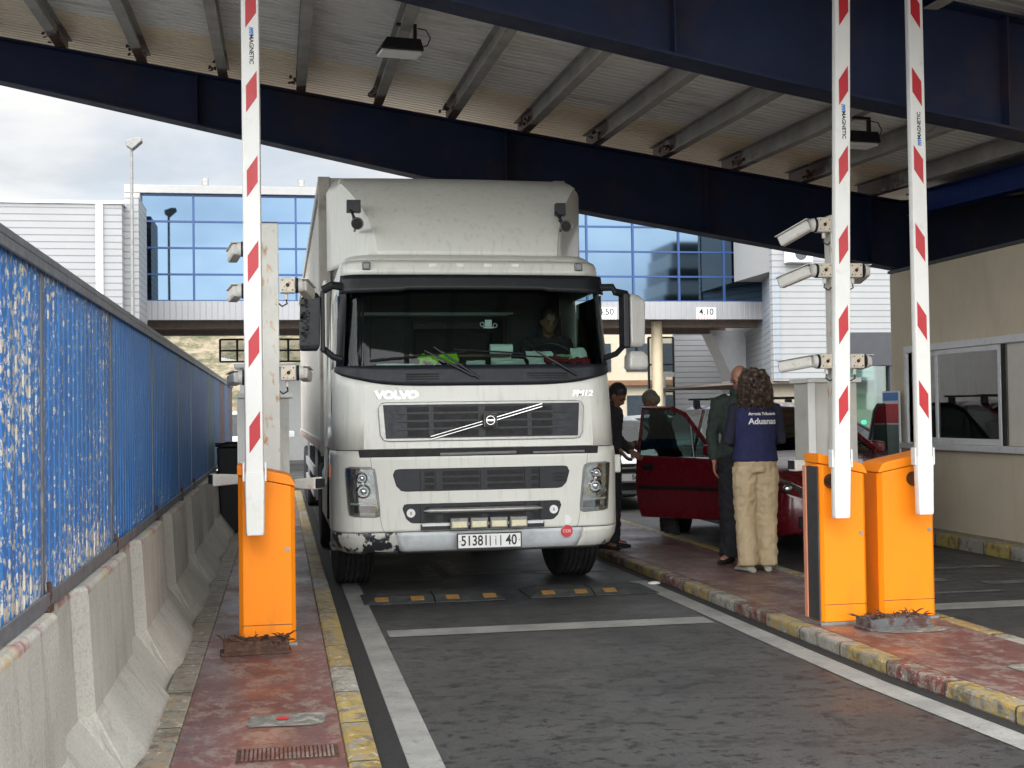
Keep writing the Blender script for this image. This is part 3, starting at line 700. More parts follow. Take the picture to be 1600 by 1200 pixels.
# drain covers, patch
dc = empty('drain_cover', (.02, 5.72, H0), 'rectangular ribbed drain cover set in the red pavement at the bottom', 'drain cover')
MB().box(-.22, .22, -.11, .11, -.01, .004).build('frame', 'rust', dc)
g = MB()
for i in range(22): g.box(-.20+.0185*i, -.20+.0185*i+.011, -.09, .09, .0045, .008)
g.build('grating', 'red_pavement', dc)
mk('cement_patch', (.17, .165, .145), .8, var=.3, sc=14, dirt=(.33, .31, .28), dlo=.52, dhi=.62, dsc=16, bump=.5, bsc=40)
def blob(name, x, y, rx, ry, z, mat, sq=.5, n=28, seed=1):
    rd = random.Random(seed); vs = []
    for i in range(n):
        a = 2*math.pi*i/n; ca, sa = math.cos(a), math.sin(a); k = 1+rd.uniform(-.07, .07)
        vs.append((x+rx*k*math.copysign(abs(ca)**sq, ca), y+ry*k*math.copysign(abs(sa)**sq, sa), z))
    return tag(MB().add(vs, [tuple(range(n))]).build(name, mat, recalc=False), kind='structure')
blob('repair_patch', .02, 6.35, .19, .13, H0+.004, 'cement_patch', .35)
blob('paint_spill', .0, 6.37, .032, .035, H0+.008, 'print_red', 1, seed=4)
blob('repair_patch', 4.25, 6.55, .22, .16, H0+.004, 'cement_patch', .5, seed=3)
blob('repair_patch', 4.12, 7.92, .26, .11, H0+.003, 'cement_patch', .8, seed=5)
bl = empty('crumpled_paper', (3.30, 11.15, .0), 'crumpled white paper scrap lying in the gutter by the kerb', 'litter')
MB().ball((0, 0, .012), (.06, .035, .018), 5).build('paper', 'white_plate', bl)
# ------------------------------------------------------------------ rubber speed humps
mk('hump_rubber', (.035, .038, .040), .75, var=.3, sc=12, dirt=(.085, .08, .075), dlo=.5, dhi=.75, dsc=6, bump=.4, bsc=60)
def hump(x0, x1, y0, y1, n, pats, lab):
    r = empty('speed_hump', ((x0+x1)/2, y0, .002), lab, 'speed hump', 'rubber speed humps across the lane')
    wd = (x1-x0)/n
    for i in range(n):
        a = x0+i*wd-(x0+x1)/2+.006; b = a+wd-.012; D = y1-y0
        e0 = .12 if i == 0 else 0; e1 = .12 if i == n-1 else 0
        lo = [(a, 0, 0), (b, 0, 0), (b, D, 0), (a, D, 0)]; hi = [(a+e0, .16, .045), (b-e1, .16, .045), (b-e1, D-.16, .045), (a+e0, D-.16, .045)]
        mid = [(p[0], p[1], .008) for p in lo]
        mo = MB().loft([lo, mid, hi]).build('module', 'hump_rubber', r, bevel=.004)
        for k in pats[i]:
            px = a+k*wd
            sl_ = math.atan2(.037, .16)
            MB().box(-.055, .055, -.045, .045, 0, .004, T(px, .09, .031)@Matrix.Rotation(sl_, 4, 'X')).build('reflector', 'reflector_yellow', mo)
hump(.66, 1.84, 10.55, 11.15, 2, ((.25, .75), (.25, .78)), 'left dark rubber speed hump with yellow squares, before the truck')
hump(2.05, 3.18, 10.58, 11.18, 2, ((.3, .8), (.25,)), 'right dark rubber speed hump with worn yellow squares, beside the kerb')

# ------------------------------------------------------------------ camera masts, number-plate cameras, equipment cabinets
def mast(loc, h, w_, lab):
    r = empty('camera_mast', loc, lab, 'mast', 'square steel masts carrying cameras')
    MB().box(-w_/2, w_/2, -w_/2, w_/2, .012, h).build('pole', 'post_white', r, bevel=.006)
    MB().box(-w_/2+.004, w_/2-.004, -w_/2+.004, w_/2-.004, h+.001, h+.006).box(-.12, .12, -.12, .12, 0, .011).build('cap', 'rust', r)
    MB().cyl((.02, -w_/2-.008, 1.17), (.02, -w_/2, 1.17), .018).build('bolt', 'post_white', r)
mast((-.06, 9.4, H0), 2.87, .125, 'square white steel mast with rust streaks behind the left barrier arm')
mast((4.255, 9.3, H0), 2.97, .125, 'rusty square steel mast behind the middle barrier arm')
def camera(loc, side, yaw_, pitch_, lab, grp='number plate cameras on the masts', plate=True, ln=.26, dark=False):
    """side: -1 camera sticks out to the left of its mast, +1 to the right"""
    r = empty('surveillance_camera', loc, lab, 'camera', grp)
    s = side
    if plate:
        MB().box(-.055, .055, -.06, .03, -.055, .055).build('junction_box', 'camera_white', r, bevel=.008)
        MB().box(-.045, .045, -.064, -.0605, -.045, .045).build('cover_plate', 'camera_plate', r, bevel=.002)
        MB().cyl((0, -.066, 0), (0, -.0645, 0), .014).cyl((.035, -.066, .035), (.035, -.064, .035), .005).cyl((-.035, -.066, .035), (-.035, -.064, .035), .005).cyl((.035, -.066, -.035), (.035, -.064, -.035), .005).cyl((-.035, -.066, -.035), (-.035, -.064, -.035), .005).build('cable_hole', 'deep_black', r)
        MB().cyl((s*.056, -.015, 0), (s*.075, -.015, 0), .055).build('joint', 'deep_black', r)
        MB().cyl((s*.0755, -.015, 0), (s*.105, -.015, 0), .052, .046).build('swivel', 'camera_white', r)
        MB().cyl((-s*.01, -.01, -.058), (-s*.01, -.01, -.10), .014).build('gland', 'camera_white', r)
        MB().tube([(-s*.01, -.01, -.101), (-s*.005, -.01, -.13), (-s*.04, -.01, -.15), (-s*.075, -.01, -.12), (-s*.085, -.005, -.06)], .006, 6).build('cable', 'black_plastic', r)
    M = T(s*.10, -.015, 0)@Matrix.Rotation(R(yaw_)*-s, 4, 'Z')@Matrix.Rotation(R(-pitch_)*-s, 4, 'Y')
    hb = MB(); q = s
    sec = [(-.04, -.025), (-.03, -.04), (.03, -.04), (.04, -.025), (.04, .028), (.028, .042), (-.028, .042), (-.04, .028)]
    hb.loft([[(q*x, a*k, b*k) for a, b in sec] for x, k in ((0, .85), (.02, 1), (ln, 1), (ln+.006, .97))], M=M)
    h_ = hb.build('housing', 'camera_white', r, bevel=.003)
    hd = MB(); hd.loft([[(q*x, a, .046) for a in (-.046, .046)]+[(q*x, a, .051) for a in (.046, -.046)] for x in (-.01, ln+.02)], M=M)
    hd.build('sunshield', 'camera_white', r)
    MB().loft([[(q*(ln+.0065), a*.85, b*.85) for a, b in sec], [(q*(ln+.010), a*.85, b*.85) for a, b in sec]], M=M).build('lens_window', 'deep_black', h_)
P0 = -.06
camera((P0-.125, 9.36, 2.76), -1, -80, 6, 'top camera on the left mast, half hidden behind the barrier arm')
camera((P0-.125, 9.36, 2.46), -1, -80, 4, 'second camera on the left side of the left mast, tilted down')
camera((P0-.125, 9.36, 1.84), -1, -78, 3, 'lower left camera on the left mast, above the white cabinet')
camera((P0+.125, 9.36, 2.50), 1, -76, 8, 'upper right camera on the left mast with rust flecked plate, beside the truck mirror')
camera((P0+.125, 9.36, 1.87), 1, -82, 4, 'lower right camera on the left mast, facing away beside the trailer')
P1 = 4.255
camera((P1-.125, 9.26, 2.97), -1, -46, 24, 'topmost camera on the right mast, pointing down left')
camera((P1-.125, 9.26, 2.62), -1, -46, 18, 'second camera from the top on the right mast, with a looped cable')
camera((P1-.125, 9.26, 1.92), -1, -44, 8, 'lowest left camera on the right mast, just above the white cabinet')
camera((P1+.125, 9.26, 2.62), 1, -80, 8, 'upper camera on the right side of the right mast, between the two barrier arms')
camera((P1+.125, 9.26, 1.92), 1, -80, 4, 'lower camera on the right side of the right mast, between the two barrier arms')
def low_cam(loc, s, rz, lab):
    r = empty('surveillance_camera', loc, lab, 'camera', 'low cameras beside the orange cabinets', R(rz))
    MB().prism([(0, -.035), (.19, -.04), (.19, .045), (0, .03)] if s > 0 else [(0, -.035), (-.19, -.045), (-.19, .04), (0, .03)], 'y', -.045, .045).build('housing', 'camera_white', r, bevel=.008)
    MB().box(*((.191, .215) if s > 0 else (-.20, -.191)), -.04, .04, -.03, .035).build('lens_window', 'deep_black', r, bevel=.006)
    MB().box(-.02, .02, .046, .28, -.02, .02).build('bracket', 'steel_grey', r)
low_cam((.12, 9.1, 1.09), 1, -42, 'short dark fronted camera low on the right of the left orange cabinet')
low_cam((-.29, 9.1, 1.13), -1, 20, 'white camera poking out low on the left of the left orange cabinet')
low_cam((3.93, 9.05, 1.14), -1, 12, 'white camera poking out low on the left of the middle orange cabinet')

def eq_cabinet(loc, w_, d_, h_, lab):
    r = empty('equipment_cabinet', loc, lab, 'cabinet', 'tall pale equipment cabinets behind the masts')
    MB().box(0, w_, 0, d_, .98, h_-.04).build('housing', 'cabinet_white', r, bevel=.006)
    MB().box(w_*.32, w_*.68, .08, d_-.05, 0, .979).build('pedestal', 'cabinet_white', r, bevel=.006)
    MB().box(-.03, w_+.03, -.03, d_+.03, h_-.039, h_).build('lid', 'boom_white', r, bevel=.006)
    MB().box(-.03, .03, -.012, -.001, .98, h_-.041).build('corner_strip', 'boom_white', r)
    g = MB()
    for i in range(8): g.box(w_*.45, w_*.75, -.006, -.001, h_-.14-.035*i, h_-.13-.035*i)
    g.build('vent', 'steel_grey', r)
    hb = MB().box(w_*.35, w_*.85, -.05, -.001, h_-.72, h_-.47).build('meter_box', 'cabinet_white', r, bevel=.006)
    MB().box(w_*.72, w_*.76, -.062, -.051, h_-.64, h_-.56).build('latch', 'silver', hb)
eq_cabinet((-.29, 10.0, H0), .36, .35, 1.66, 'tall pale cabinet behind the left mast and orange cabinet')
eq_cabinet((4.27, 9.85, H0), .40, .35, 1.73, 'tall white cabinet with small meter box behind the middle barrier arm')
# black bin at the end of the barrier
bn = empty('rubbish_bin', (-.56, 17.1, H0), 'tall black bin standing at the far end of the concrete barriers', 'bin')
MB().loft([[(-.20, -.22, 0), (.16, -.22, 0), (.16, .22, 0), (-.20, .22, 0)], [(-.24, -.27, 1.1), (.20, -.27, 1.1), (.20, .27, 1.1), (-.24, .27, 1.1)]]).build('body', 'black_plastic', bn, bevel=.02)
MB().box(-.26, .22, -.29, .29, 1.105, 1.16).tube([(-.24, -.31, 1.12), (-.1, -.35, 1.16), (.1, -.35, 1.16), (.2, -.31, 1.12)], .016).build('lid', 'black_plastic', bn, bevel=.015)

# ------------------------------------------------------------------ glazed bridge building over the road
br = empty('bridge_building', (-3.9, 36, 0), 'glazed blue office bridge spanning the road behind the truck, on white fascia', 'building')
W = 18.4
b = MB()
b.box(-.15, W, 0, .3, 4.26, 4.78).build('fascia', 'fascia_clad', br)
MB().box(-.15, W, .301, 7.9, 4.62, 4.66).box(-.1, W-.05, 1.1, 1.5, 4.1, 4.6).box(-.1, W-.05, 4.1, 4.5, 4.1, 4.6).build('soffit', 'soffit_brown', br)
MB().box(-.2, .22, -.06, 7.9, 4.781, 7.72).box(W-.12, W+.05, -.06, 7.9, 4.781, 7.62).box(-.2, W+.05, -.06, 7.9, 7.64+.09, 7.95).build('wall', 'fascia_white', br, bevel=.01)
MB().box(.2, W-.1, .30, .4, 4.78, 7.72).build('inner_wall', 'dark_grey_clad', br)
gx0, gx1, gz0, gz1 = .23, W-.13, 4.79, 7.70
cols = 13; rows = 4
MB().box(gx0, gx1, .10, .13, gz0, gz1).build('glazing', 'facade_glass', br)
MB().box(-.02, .19, -.09, -.061, 0, 7.7).build('corner_strip', 'cream_paint', br)
fr = MB()
for i in range(cols+1):
    x = gx0+(gx1-gx0)*i/cols; fr.box(x-.028, x+.028, .05, .099, gz0, gz1)
fr.build('mullions', 'blue_frame', br)
fr = MB()
for i in range(rows+1):
    z = gz0+(gz1-gz0)*i/rows; fr.box(gx0, gx1, .062, .098, z-.025, z+.025)
fr.build('transoms', 'blue_frame', br)
for px in (15.05, 3.2): MB().cyl((px, .95, 0), (px, .95, 4.26), .165).build('column', 'cream_paint', br, smooth=True)
def height_plate(x, z, txt, lab):
    r = empty('clearance_sign', (x, 35.97, z), lab, 'sign', 'clearance height plates on the bridge')
    MB().box(-.30, .30, .0, .02, -.17, .17).build('plate', 'white_plate', r)
    text(MB(), txt, .26, T(0, -.002, .04)@FACE, ext=.002, bold=.004).build('digits', 'ink', r)
    q = MB()
    for i in range(6): q.prism([(-.27+.095*i, -.12), (-.27+.095*i+.05, -.12), (-.27+.095*i+.025, -.17)], 'y', -.004, -.001)
    q.build('red_arrows', 'print_red', r)
height_plate(12.38, 4.43, '4.10', 'white clearance plate reading 4.10 with red arrows on the bridge fascia')
height_plate(9.35, 4.43, '4.50', 'white clearance plate reading 4.50, partly hidden by the truck mirror')
for x, z, l_ in ((-1.97, 7.95, 'small sign box on the bridge roof, left of the left barrier arm'), (.66, 7.95, 'small sign box on the bridge roof, beside the trailer top')):
    r = empty('roof_box', (x, 36.2, z), l_, 'box', 'small boxes on the bridge roof')
    MB().box(-.10, .10, -.06, .06, .03, .27).build('housing', 'steel_grey', r, bevel=.01); MB().box(-.04, .04, -.07, -.061, .07, .13).box(-.04, .04, -.07, -.061, .16, .22).build('window', 'white_plate', r)
    MB().box(-.02, .02, -.02, .02, 0, .029).build('foot', 'steel_grey', r)
# radio mast on the roof
am = empty('radio_mast', (1.0, 52, 0), 'thin red and white lattice mast rising behind the trailer', 'mast')
for k in range(16):
    q = MB(); z = .6*k
    for sx, sy in ((-.12, 0), (.12, 0), (0, .2)): q.tube([(sx, sy, z), (sx, sy, z+.6)], .02, 5)
    q.tube([(-.12, 0, z), (.12, 0, z+.3), (-.12, 0, z+.6)], .012, 4)
    q.build('section', 'print_red' if k % 2 else 'white_plate', am)
am.location.z = 1.2

# left white clad building
lb = empty('clad_building', (-3.82, 33, 0), 'pale metal clad building on the left beyond the blue fence', 'building')
MB().box(-14, 0, 0, 7.8, 0, 6.92).box(-.0+.001, .35, .5, 2.5, 0, 7.2).build('wall', 'clad_white', lb)
MB().box(-14.05, .05, -.05, 7.85, 6.925, 7.0).build('parapet', 'alu_white', lb)
MB().box(-.62, -.45, -.08, -.001, 0, 6.9).build('downpipe', 'alu_white', lb)
MB().box(-6.6, -6.3, 1, 1.3, 7.0, 7.15).build('vent', 'steel_grey', lb)
# street lamp in front of the bridge
sl_ = empty('street_lamp', (-3.36, 31, 0), 'tall slim street lamp standing before the left end of the glass bridge', 'street lamp')
MB().cyl((0, 0, 0), (0, 0, 8.0), .045, .035).build('pole', 'steel_grey', sl_, smooth=True)
MB().prism([(-.12, -.02), (.0, -.13), (.26, .02), (.26, .10), (.12, .13), (-.10, .10)], 'y', -.14, .14, T(.0, 0, 8.0)@RY(-12)).build('lamp_head', 'steel_grey', sl_, bevel=.02)

# right clad building
rb = empty('clad_building', (13.25, 33, 0), 'tall pale grey clad building on the right behind the middle barrier arm', 'building')
def wallseg(mbx, p, q, z0, z1, th=.2):
    d = (Vector(q)-Vector(p)).normalized(); n_ = Vector((d.y, -d.x))*th
    mbx.loft([[(a[0], a[1], z0), (a[0], a[1], z1), (a[0]-n_.x, a[1]-n_.y, z1), (a[0]-n_.x, a[1]-n_.y, z0)] for a in (p, q)])
q = MB(); wallseg(q, (0, 0), (16, 0), 2.35, 10); q.build('front_wall', 'clad_white', rb)
q = MB(); wallseg(q, (.95, 3.2), (0, .01), 2.35, 5.35); wallseg(q, (3.3, 13), (.95, 3.25), 2.35, 4.9); q.build('side_wall', 'clad_grey', rb)
q = MB(); wallseg(q, (1.3, 13.0), (3.3, 13.01), 0, 4.6); q.build('rear_wall', 'stair_clad', rb); MB().box(.0, 16, .6, .8, 0, 2.34).build('lower_wall', 'pale_yellow_wall', rb)
MB().box(-.9, 16, .1, 9, 2.28, 2.34).build('soffit', 'soffit_brown', rb)
MB().box(0.02, 1.4, .25, 3, 5.36, 9.9).build('upper_wall', 'fascia_white', rb)
MB().box(6.55, 6.8, -.06, -.001, 2.2, 10).build('pilaster', 'cream_paint', rb)
ac = MB().box(.35, 1.05, -.35, -.001, 5.55, 6.0).build('air_conditioner', 'alu_white', rb, bevel=.02)
MB().cyl((.7, -.352, 5.78), (.7, -.356, 5.78), .17).build('fan', 'dark_grey_clad', ac)
# low shop with dark fascia
sh = empty('shop_building', (10.5, 22.3, 0), 'low glass fronted building with a dark grey fascia behind the booth corner', 'building')
MB().box(-.1, 8, 0, .25, 2.36, 2.98).build('fascia', 'dark_grey_clad', sh)
MB().box(-.1, 8, .1, .13, .05, 2.35).build('glazing', 'shop_glass', sh)
q = MB()
for x in (-.1, .75, 1.6, 2.5, 3.5, 4.5): q.box(x, x+.06, .02, .09, 0, 2.35)
q.build('mullions', 'dark_grey_clad', sh)
MB().box(1.7, 8, 2.5, 2.6, 0, 2.9).box(.9, 8, .26, 2.49, 2.8, 2.9).build('inner_wall', 'pale_yellow_wall', sh)
gl = bpy.data.materials.new('green_lamp'); gl.use_nodes = True; gl.node_tree.nodes['Principled BSDF'].inputs['Emission Color'].default_value = (.05, 1, .5, 1); gl.node_tree.nodes['Principled BSDF'].inputs['Emission Strength'].default_value = 2; MATS['green_lamp'] = gl
MB().ball((.35, .3, 1.3), .05, 5).build('green_light', 'green_lamp', sh)

# things under and beyond the bridge
st = empty('stair_box', (14.1, 40, 0), 'slanted pale service box hanging under the bridge beside the clad wall', 'service duct')
MB().prism([(-.2, 4.2), (.9, 4.2), (1.5, 2.6), (.55, 2.6)], 'y', 0, 1.0).build('slanted_box', 'alu_white', st)
MB().box(.5, 2.1, -.3, 1.0, 2.35, 2.55).box(.5, 2.1, -.3, 1.0, 2.1, 2.25).build('ledge', 'white_plate', st)
def grid_frame(loc, w_, h_, nx_, nz_, lab, mat='ink'):
    r = empty('window_frame', loc, lab, 'window frame'); q = MB()
    for i in range(nx_+1): q.box(w_*i/nx_-.035, w_*i/nx_+.035, -.04, .04, 0, h_)
    for k in range(nz_+1): q.box(0, w_, -.03, .03, h_*k/nz_-.03, h_*k/nz_+.03)
    q.build('frame', mat, r); MB().box(0, w_, -.005, .005, 0, h_).build('pane', 'clear_lens', r)
grid_frame((-1.95, 44, 3.45), 6.2, .75, 11, 2, 'row of black framed panes hanging under the far side of the bridge')
grid_frame((13.4, 45.5, .3), .95, 4.0, 2, 4, 'tall black framed window right of the cream column under the bridge')
wb = empty('kiosk', (-1.4, 47, 0), 'low white kiosk with red letters seen under the bridge on the left', 'building')
MB().box(0, 5, 0, 3, 0, 3.35).build('wall', 'white_plate', wb)
MB().box(-.2, 5.2, -.2, 3.2, 3.36, 3.5).build('roof', 'alu_white', wb)
text(MB(), 'EU', .5, T(.55, -.01, 2.75)@FACE, ext=.01, bold=.01).build('letters', 'print_red', wb)
ob = empty('office_building', (12.5, 62, 0), 'pale yellow office block with dark windows glimpsed under the bridge', 'building')
MB().box(0, 14, 0, 8, 0, 9).build('wall', 'pale_yellow_wall', ob)
for k in range(3):
    for i in range(7): MB().box(.8+1.9*i, 1.9+1.9*i, -.05, -.001, 1+2.6*k, 2.4+2.6*k).build('window', 'window_dark', ob)
MB().box(0, 14, -.4, -.051, 2.9, 3.15).build('ledge', 'wood_brown', ob)
bb = empty('billboard', (10.9, 50, 0), 'white text board on the wall behind the truck mirror', 'sign')
MB().box(0, 1.6, 0, .1, 2.3, 4.0).build('board', 'white_plate', bb)
q = MB()
for k in range(6): q.box(.15, 1.2+.25*((k*7) % 2), -.006, -.001, 3.7-.22*k, 3.76-.22*k)
q.build('text_lines', 'steel_grey', bb)
MB().box(.2, 2.2, -.05, -.0061, 1.65, 2.25).build('orange_panel', 'reflector_yellow', bb)
MB().box(.1, .18, 0.11, .2, 0, 2.3).box(1.4, 1.48, 0.11, .2, 0, 2.3).build('leg', 'steel_grey', bb)
wp = empty('lamp_post', (12.9, 42, 0), 'thin white post under the bridge right of the cream column', 'post')
MB().cyl((0, 0, 0), (0, 0, 2.9), .05).build('pole', 'white_plate', wp); MB().box(-.1, .35, -.1, .1, 2.75, 2.9).build('head', 'white_plate', wp)
# building behind the camera that the glass bridge reflects
ab = empty('apartment_building', (39, -62, 0), 'stepped white building with strip windows reflected in the right part of the blue glass', 'building')
for k in range(7):
    o_ = k*.6
    MB().box(o_, 13-o_*.4, -10, -o_*.3, k*2.9, k*2.9+1.5).build('floor_band', 'white_plate', ab)
    MB().box(o_+.3, 12.7-o_*.4, -9.8, -o_*.3-.3, k*2.9+1.501, k*2.9+2.899).build('window_strip', 'window_dark', ab)

# ------------------------------------------------------------------ the truck
TX, TY = 1.67, 10.70
tr = empty('truck', (TX, TY, 0), 'large cream white articulated truck facing the camera in the lane, with a high roof fairing', 'truck')
LV = [(.39, 1.14, .13), (.42, 1.20, .06), (.50, 1.235, .015), (.575, 1.245, 0), (.60, 1.245, 0), (1.20, 1.245, 0), (1.27, 1.235, .015), (1.80, 1.215, .055), (1.97, 1.205, .085),
      (2.64, 1.165, .21), (2.76, 1.155, .235), (2.84, 1.15, .25), (2.90, 1.13, .29), (2.95, 1.09, .38), (2.98, .95, .62)]
def lv(z):
    for (a, h, y), (b, h2, y2) in zip(LV, LV[1:]):
        if z <= b: t = max(0, (z-a)/(b-a)); return h+(h2-h)*t, y+(y2-y)*t
    return LV[-1][1:]
RC, RCY, BOW = .24, .34, .05
def front(s, hw, yf):
    """s in -1..1 across the front including rounded corners -> (x, y)"""
    a = abs(s); sg = 1 if s >= 0 else -1; k = .78
    if a <= k:
        x = (hw-RC)*a/k; return sg*x, yf+BOW*(x/hw)**2
    th = (a-k)/(1-k)*math.pi/2
    y0 = BOW*((hw-RC)/hw)**2
    return sg*(hw-RC+RC*math.sin(th)), yf+y0+RCY*(1-math.cos(th))
def Sx(x, z):
    hw, yf = lv(z); a = abs(x)
    if a <= hw-RC: return yf+BOW*(a/hw)**2
    t = min(1, (a-(hw-RC))/RC); th = math.asin(t); return yf+BOW*((hw-RC)/hw)**2+RCY*(1-math.cos(th))
SS = sorted(set([round(-1+i*.04, 3) for i in range(51)]+[-.78, .78]))
def ring(z, yb, off=0, smin=-1, smax=1, side=True):
    hw, yf = lv(z); hw += off; yf -= off; pts = []
    if side: pts += [(-hw, yb, z), (-hw, yb*.6+.2, z)]
    pts += [front(s, hw, yf)+(z,) for s in SS if smin <= s <= smax]
    if side: pts += [(hw, yb*.6+.2, z), (hw, yb, z)]
    return pts
YB = 2.02
# cab shell with openings for the windscreen and side windows
zs = [1.27, 1.5, 1.80, 1.97, 2.1, 2.3, 2.5, 2.64, 2.70, 2.76, 2.84, 2.90, 2.95, 2.98]
vs = []; fs = []
for z in zs: vs += ring(z, YB)
n = len(ring(1, YB)); SW = .925
def sidx(j): return SS[j-2] if 2 <= j < n-2 else None
for i in range(len(zs)-1):
    for j in range(n-1):
        a, b = sidx(j), sidx(j+1); zm = (zs[i]+zs[i+1])/2
        if a is not None and b is not None and abs((a+b)/2) < SW and 1.97 < zm < 2.70: continue
        if (j in (0, 1, n-3, n-2)) and j in (1, n-3) and 1.97 < zm < 2.62: continue
        fs.append((i*n+j, i*n+j+1, (i+1)*n+j+1, (i+1)*n+j))
t0 = (len(zs)-1)*n; fs.append(tuple(range(t0, t0+n)))
cab = MB().add(vs, fs).build('cab', 'truck_white', tr, smooth=True)
sm = cab.modifiers.new('thickness', 'SOLIDIFY'); sm.thickness = .03; sm.offset = -1
bw = MB().box(-1.13, 1.13, YB-.04, YB, .9, 2.93).build('cab_back_wall', 'black_plastic', tr)
MB().box(-1.10, 1.10, .40, 1.9, 1.20, 1.26).build('cab_floor', 'black_plastic', tr)
# glass
def strip_shell(name, mat, z0, z1, off, smin, smax, nz=8, th=.0, parent=tr, zlow=None, label=None, smooth=True):
    vs = []; fs = []; S_ = [s for s in [smin+(smax-smin)*i/60 for i in range(61)]]
    for k in range(nz+1):
        for s in S_:
            a = zlow(s) if zlow else z0; z = a+(z1-a)*k/nz; hw, yf = lv(z); x, y = front(s, hw+off, yf-off); vs.append((x, y, z))
    m_ = len(S_)
    for k in range(nz):
        for j in range(m_-1): fs.append((k*m_+j, k*m_+j+1, (k+1)*m_+j+1, (k+1)*m_+j))
    o = MB().add(vs, fs).build(name, mat, parent, smooth=smooth, label=label)
    if th: q = o.modifiers.new('thickness', 'SOLIDIFY'); q.thickness = th; q.offset = 0
    return o
ws = strip_shell('windscreen', 'windscreen_glass', 1.965, 2.76, -.012, -.93, .93)
strip_shell('screen_surround', 'black_plastic', 1.96, 2.72, .006, -.945, -.885, th=.008)
strip_shell('screen_surround', 'black_plastic', 1.96, 2.72, .006, .885, .945, th=.008)
strip_shell('cowl', 'grille_dark', 0, 1.975, .012, -.95, .95, nz=4, th=.012, zlow=lambda s: 1.80+.17*abs(s)**5+.0)
vz = strip_shell('sun_visor', 'black_plastic', 0, 2.755, .05, -.90, .90, nz=4, th=.008, zlow=lambda s: 2.615-.03*abs(s)**3+.012*(abs(s) < .5))
hd = strip_shell('header_panel', 'truck_white', 2.762, 2.885, .012, -.93, .93, nz=3, th=.01)
for x in (-.93, .93):
    y = Sx(x, 2.83)-.02; MB().box(x-.035, x+.035, y-.02, y+.01, 2.80, 2.87).build('marker_lamp', 'window_dark', tr, bevel=.008)
    MB().box(x-.02, x+.02, y-.024, y-.0205, 2.815, 2.85).build('marker_lens', 'steel_grey', tr)
for x in (-.36, -.12, .12, .36):
    y = Sx(x, 2.83)-.013; MB().box(x-.035, x+.035, y-.002, y+.006, 2.815, 2.86).build('blank_cover', 'truck_white', tr, bevel=.003)
for s in (-1, 1):   # side glass
    MB().box(*(sorted((s*1.17, s*1.176))), .42, 1.4, 1.98, 2.60).build('side_window', 'car_glass', tr)
    MB().box(*(sorted((s*1.222, s*1.226))), .62, .66, 1.3, 2.6).build('door_seam', 'deep_black', tr)
# vents in the cowl
for x0, x1 in ((-.62, -.34), (.42, .78)):
    q = MB()
    for k in range(4): q.box(x0, x1, Sx((x0+x1)/2, 1.86)-.024, Sx((x0+x1)/2, 1.86)-.012, 1.83+.022*k, 1.84+.022*k)
    q.build('cowl_vent', 'deep_black', tr)
# patches laid on the curved front
def patch(name, mat, c, off, th, nx_=14, nz_=4, parent=tr, label=None, bevel=0, seed=None, round_=0):
    """c = ((x,z) lower left, lower right, upper right, upper left)"""
    (a, b, d, e) = c; F = []; B = []
    rows = []
    for k in range(nz_+1):
        for i in range(nx_+1):
            u, v = i/nx_, k/nz_
            if round_: 
                # pull the corners in
                cu = abs(2*u-1); cvv = abs(2*v-1); 
                if cu > 1-1e-6 and cvv > 1-1e-6: u = .5+(u-.5)*(1-round_); v = .5+(v-.5)*(1-round_*1.8)
            x = (a[0]*(1-u)+b[0]*u)*(1-v)+(e[0]*(1-u)+d[0]*u)*v; z = (a[1]*(1-u)+b[1]*u)*(1-v)+(e[1]*(1-u)+d[1]*u)*v
            y = Sx(x, z); F.append((x, y-off-th, z)); B.append((x, y-off, z))
    m_ = nx_+1; fs = []; o = len(F)
    for k in range(nz_):
        for i in range(nx_):
            q = (k*m_+i, k*m_+i+1, (k+1)*m_+i+1, (k+1)*m_+i); fs.append(q); fs.append(tuple(o+t for t in q[::-1]))
    edge = [i for i in range(m_)]+[k*m_+nx_ for k in range(1, nz_+1)]+[nz_*m_+i for i in range(nx_-1, -1, -1)]+[k*m_ for k in range(nz_-1, 0, -1)]
    for p, q in zip(edge, edge[1:]+edge[:1]): fs.append((p, q, q+o, p+o))
    return MB().add(F+B, fs).build(name, mat, parent, bevel=bevel, label=label)
# bonnet hatch and grille
patch('front_hatch', 'truck_white', ((-.985, 1.275), (.985, 1.275), (.975, 1.795), (-.975, 1.795)), .002, .008, 24, 4)
patch('grille_surround', 'silver', ((-.845, 1.335), (.89, 1.335), (.91, 1.665), (-.865, 1.665)), .0105, .022, 24, 6, bevel=.006, round_=.03)
gr = patch('top_grille', 'grille_dark', ((-.80, 1.36), (.845, 1.36), (.865, 1.642), (-.82, 1.642)), .033, .004, 24, 4)
for k in range(3): patch('slat', 'black_plastic', ((-.70, 1.43+.066*k), (.74, 1.43+.066*k), (.74, 1.447+.066*k), (-.70, 1.447+.066*k)), .038, .012, 20, 1, parent=gr)
for x in (-.42, 0, .02+.40): patch('grille_post', 'black_plastic', ((x-.02, 1.362), (x+.02, 1.362), (x+.02, 1.64), (x-.02, 1.64)), .038, .006, 2, 1, parent=gr)
for x0, x1 in ((-.40, -.02), (.04, .40), (-.62, -.44), (.44, .62)):
    for k in range(4): patch('opening', 'deep_black', ((x0, 1.372+.066*k), (x1, 1.372+.066*k), (x1, 1.424+.066*k), (x0, 1.424+.066*k)), .0375, .001, 4, 1, parent=gr)
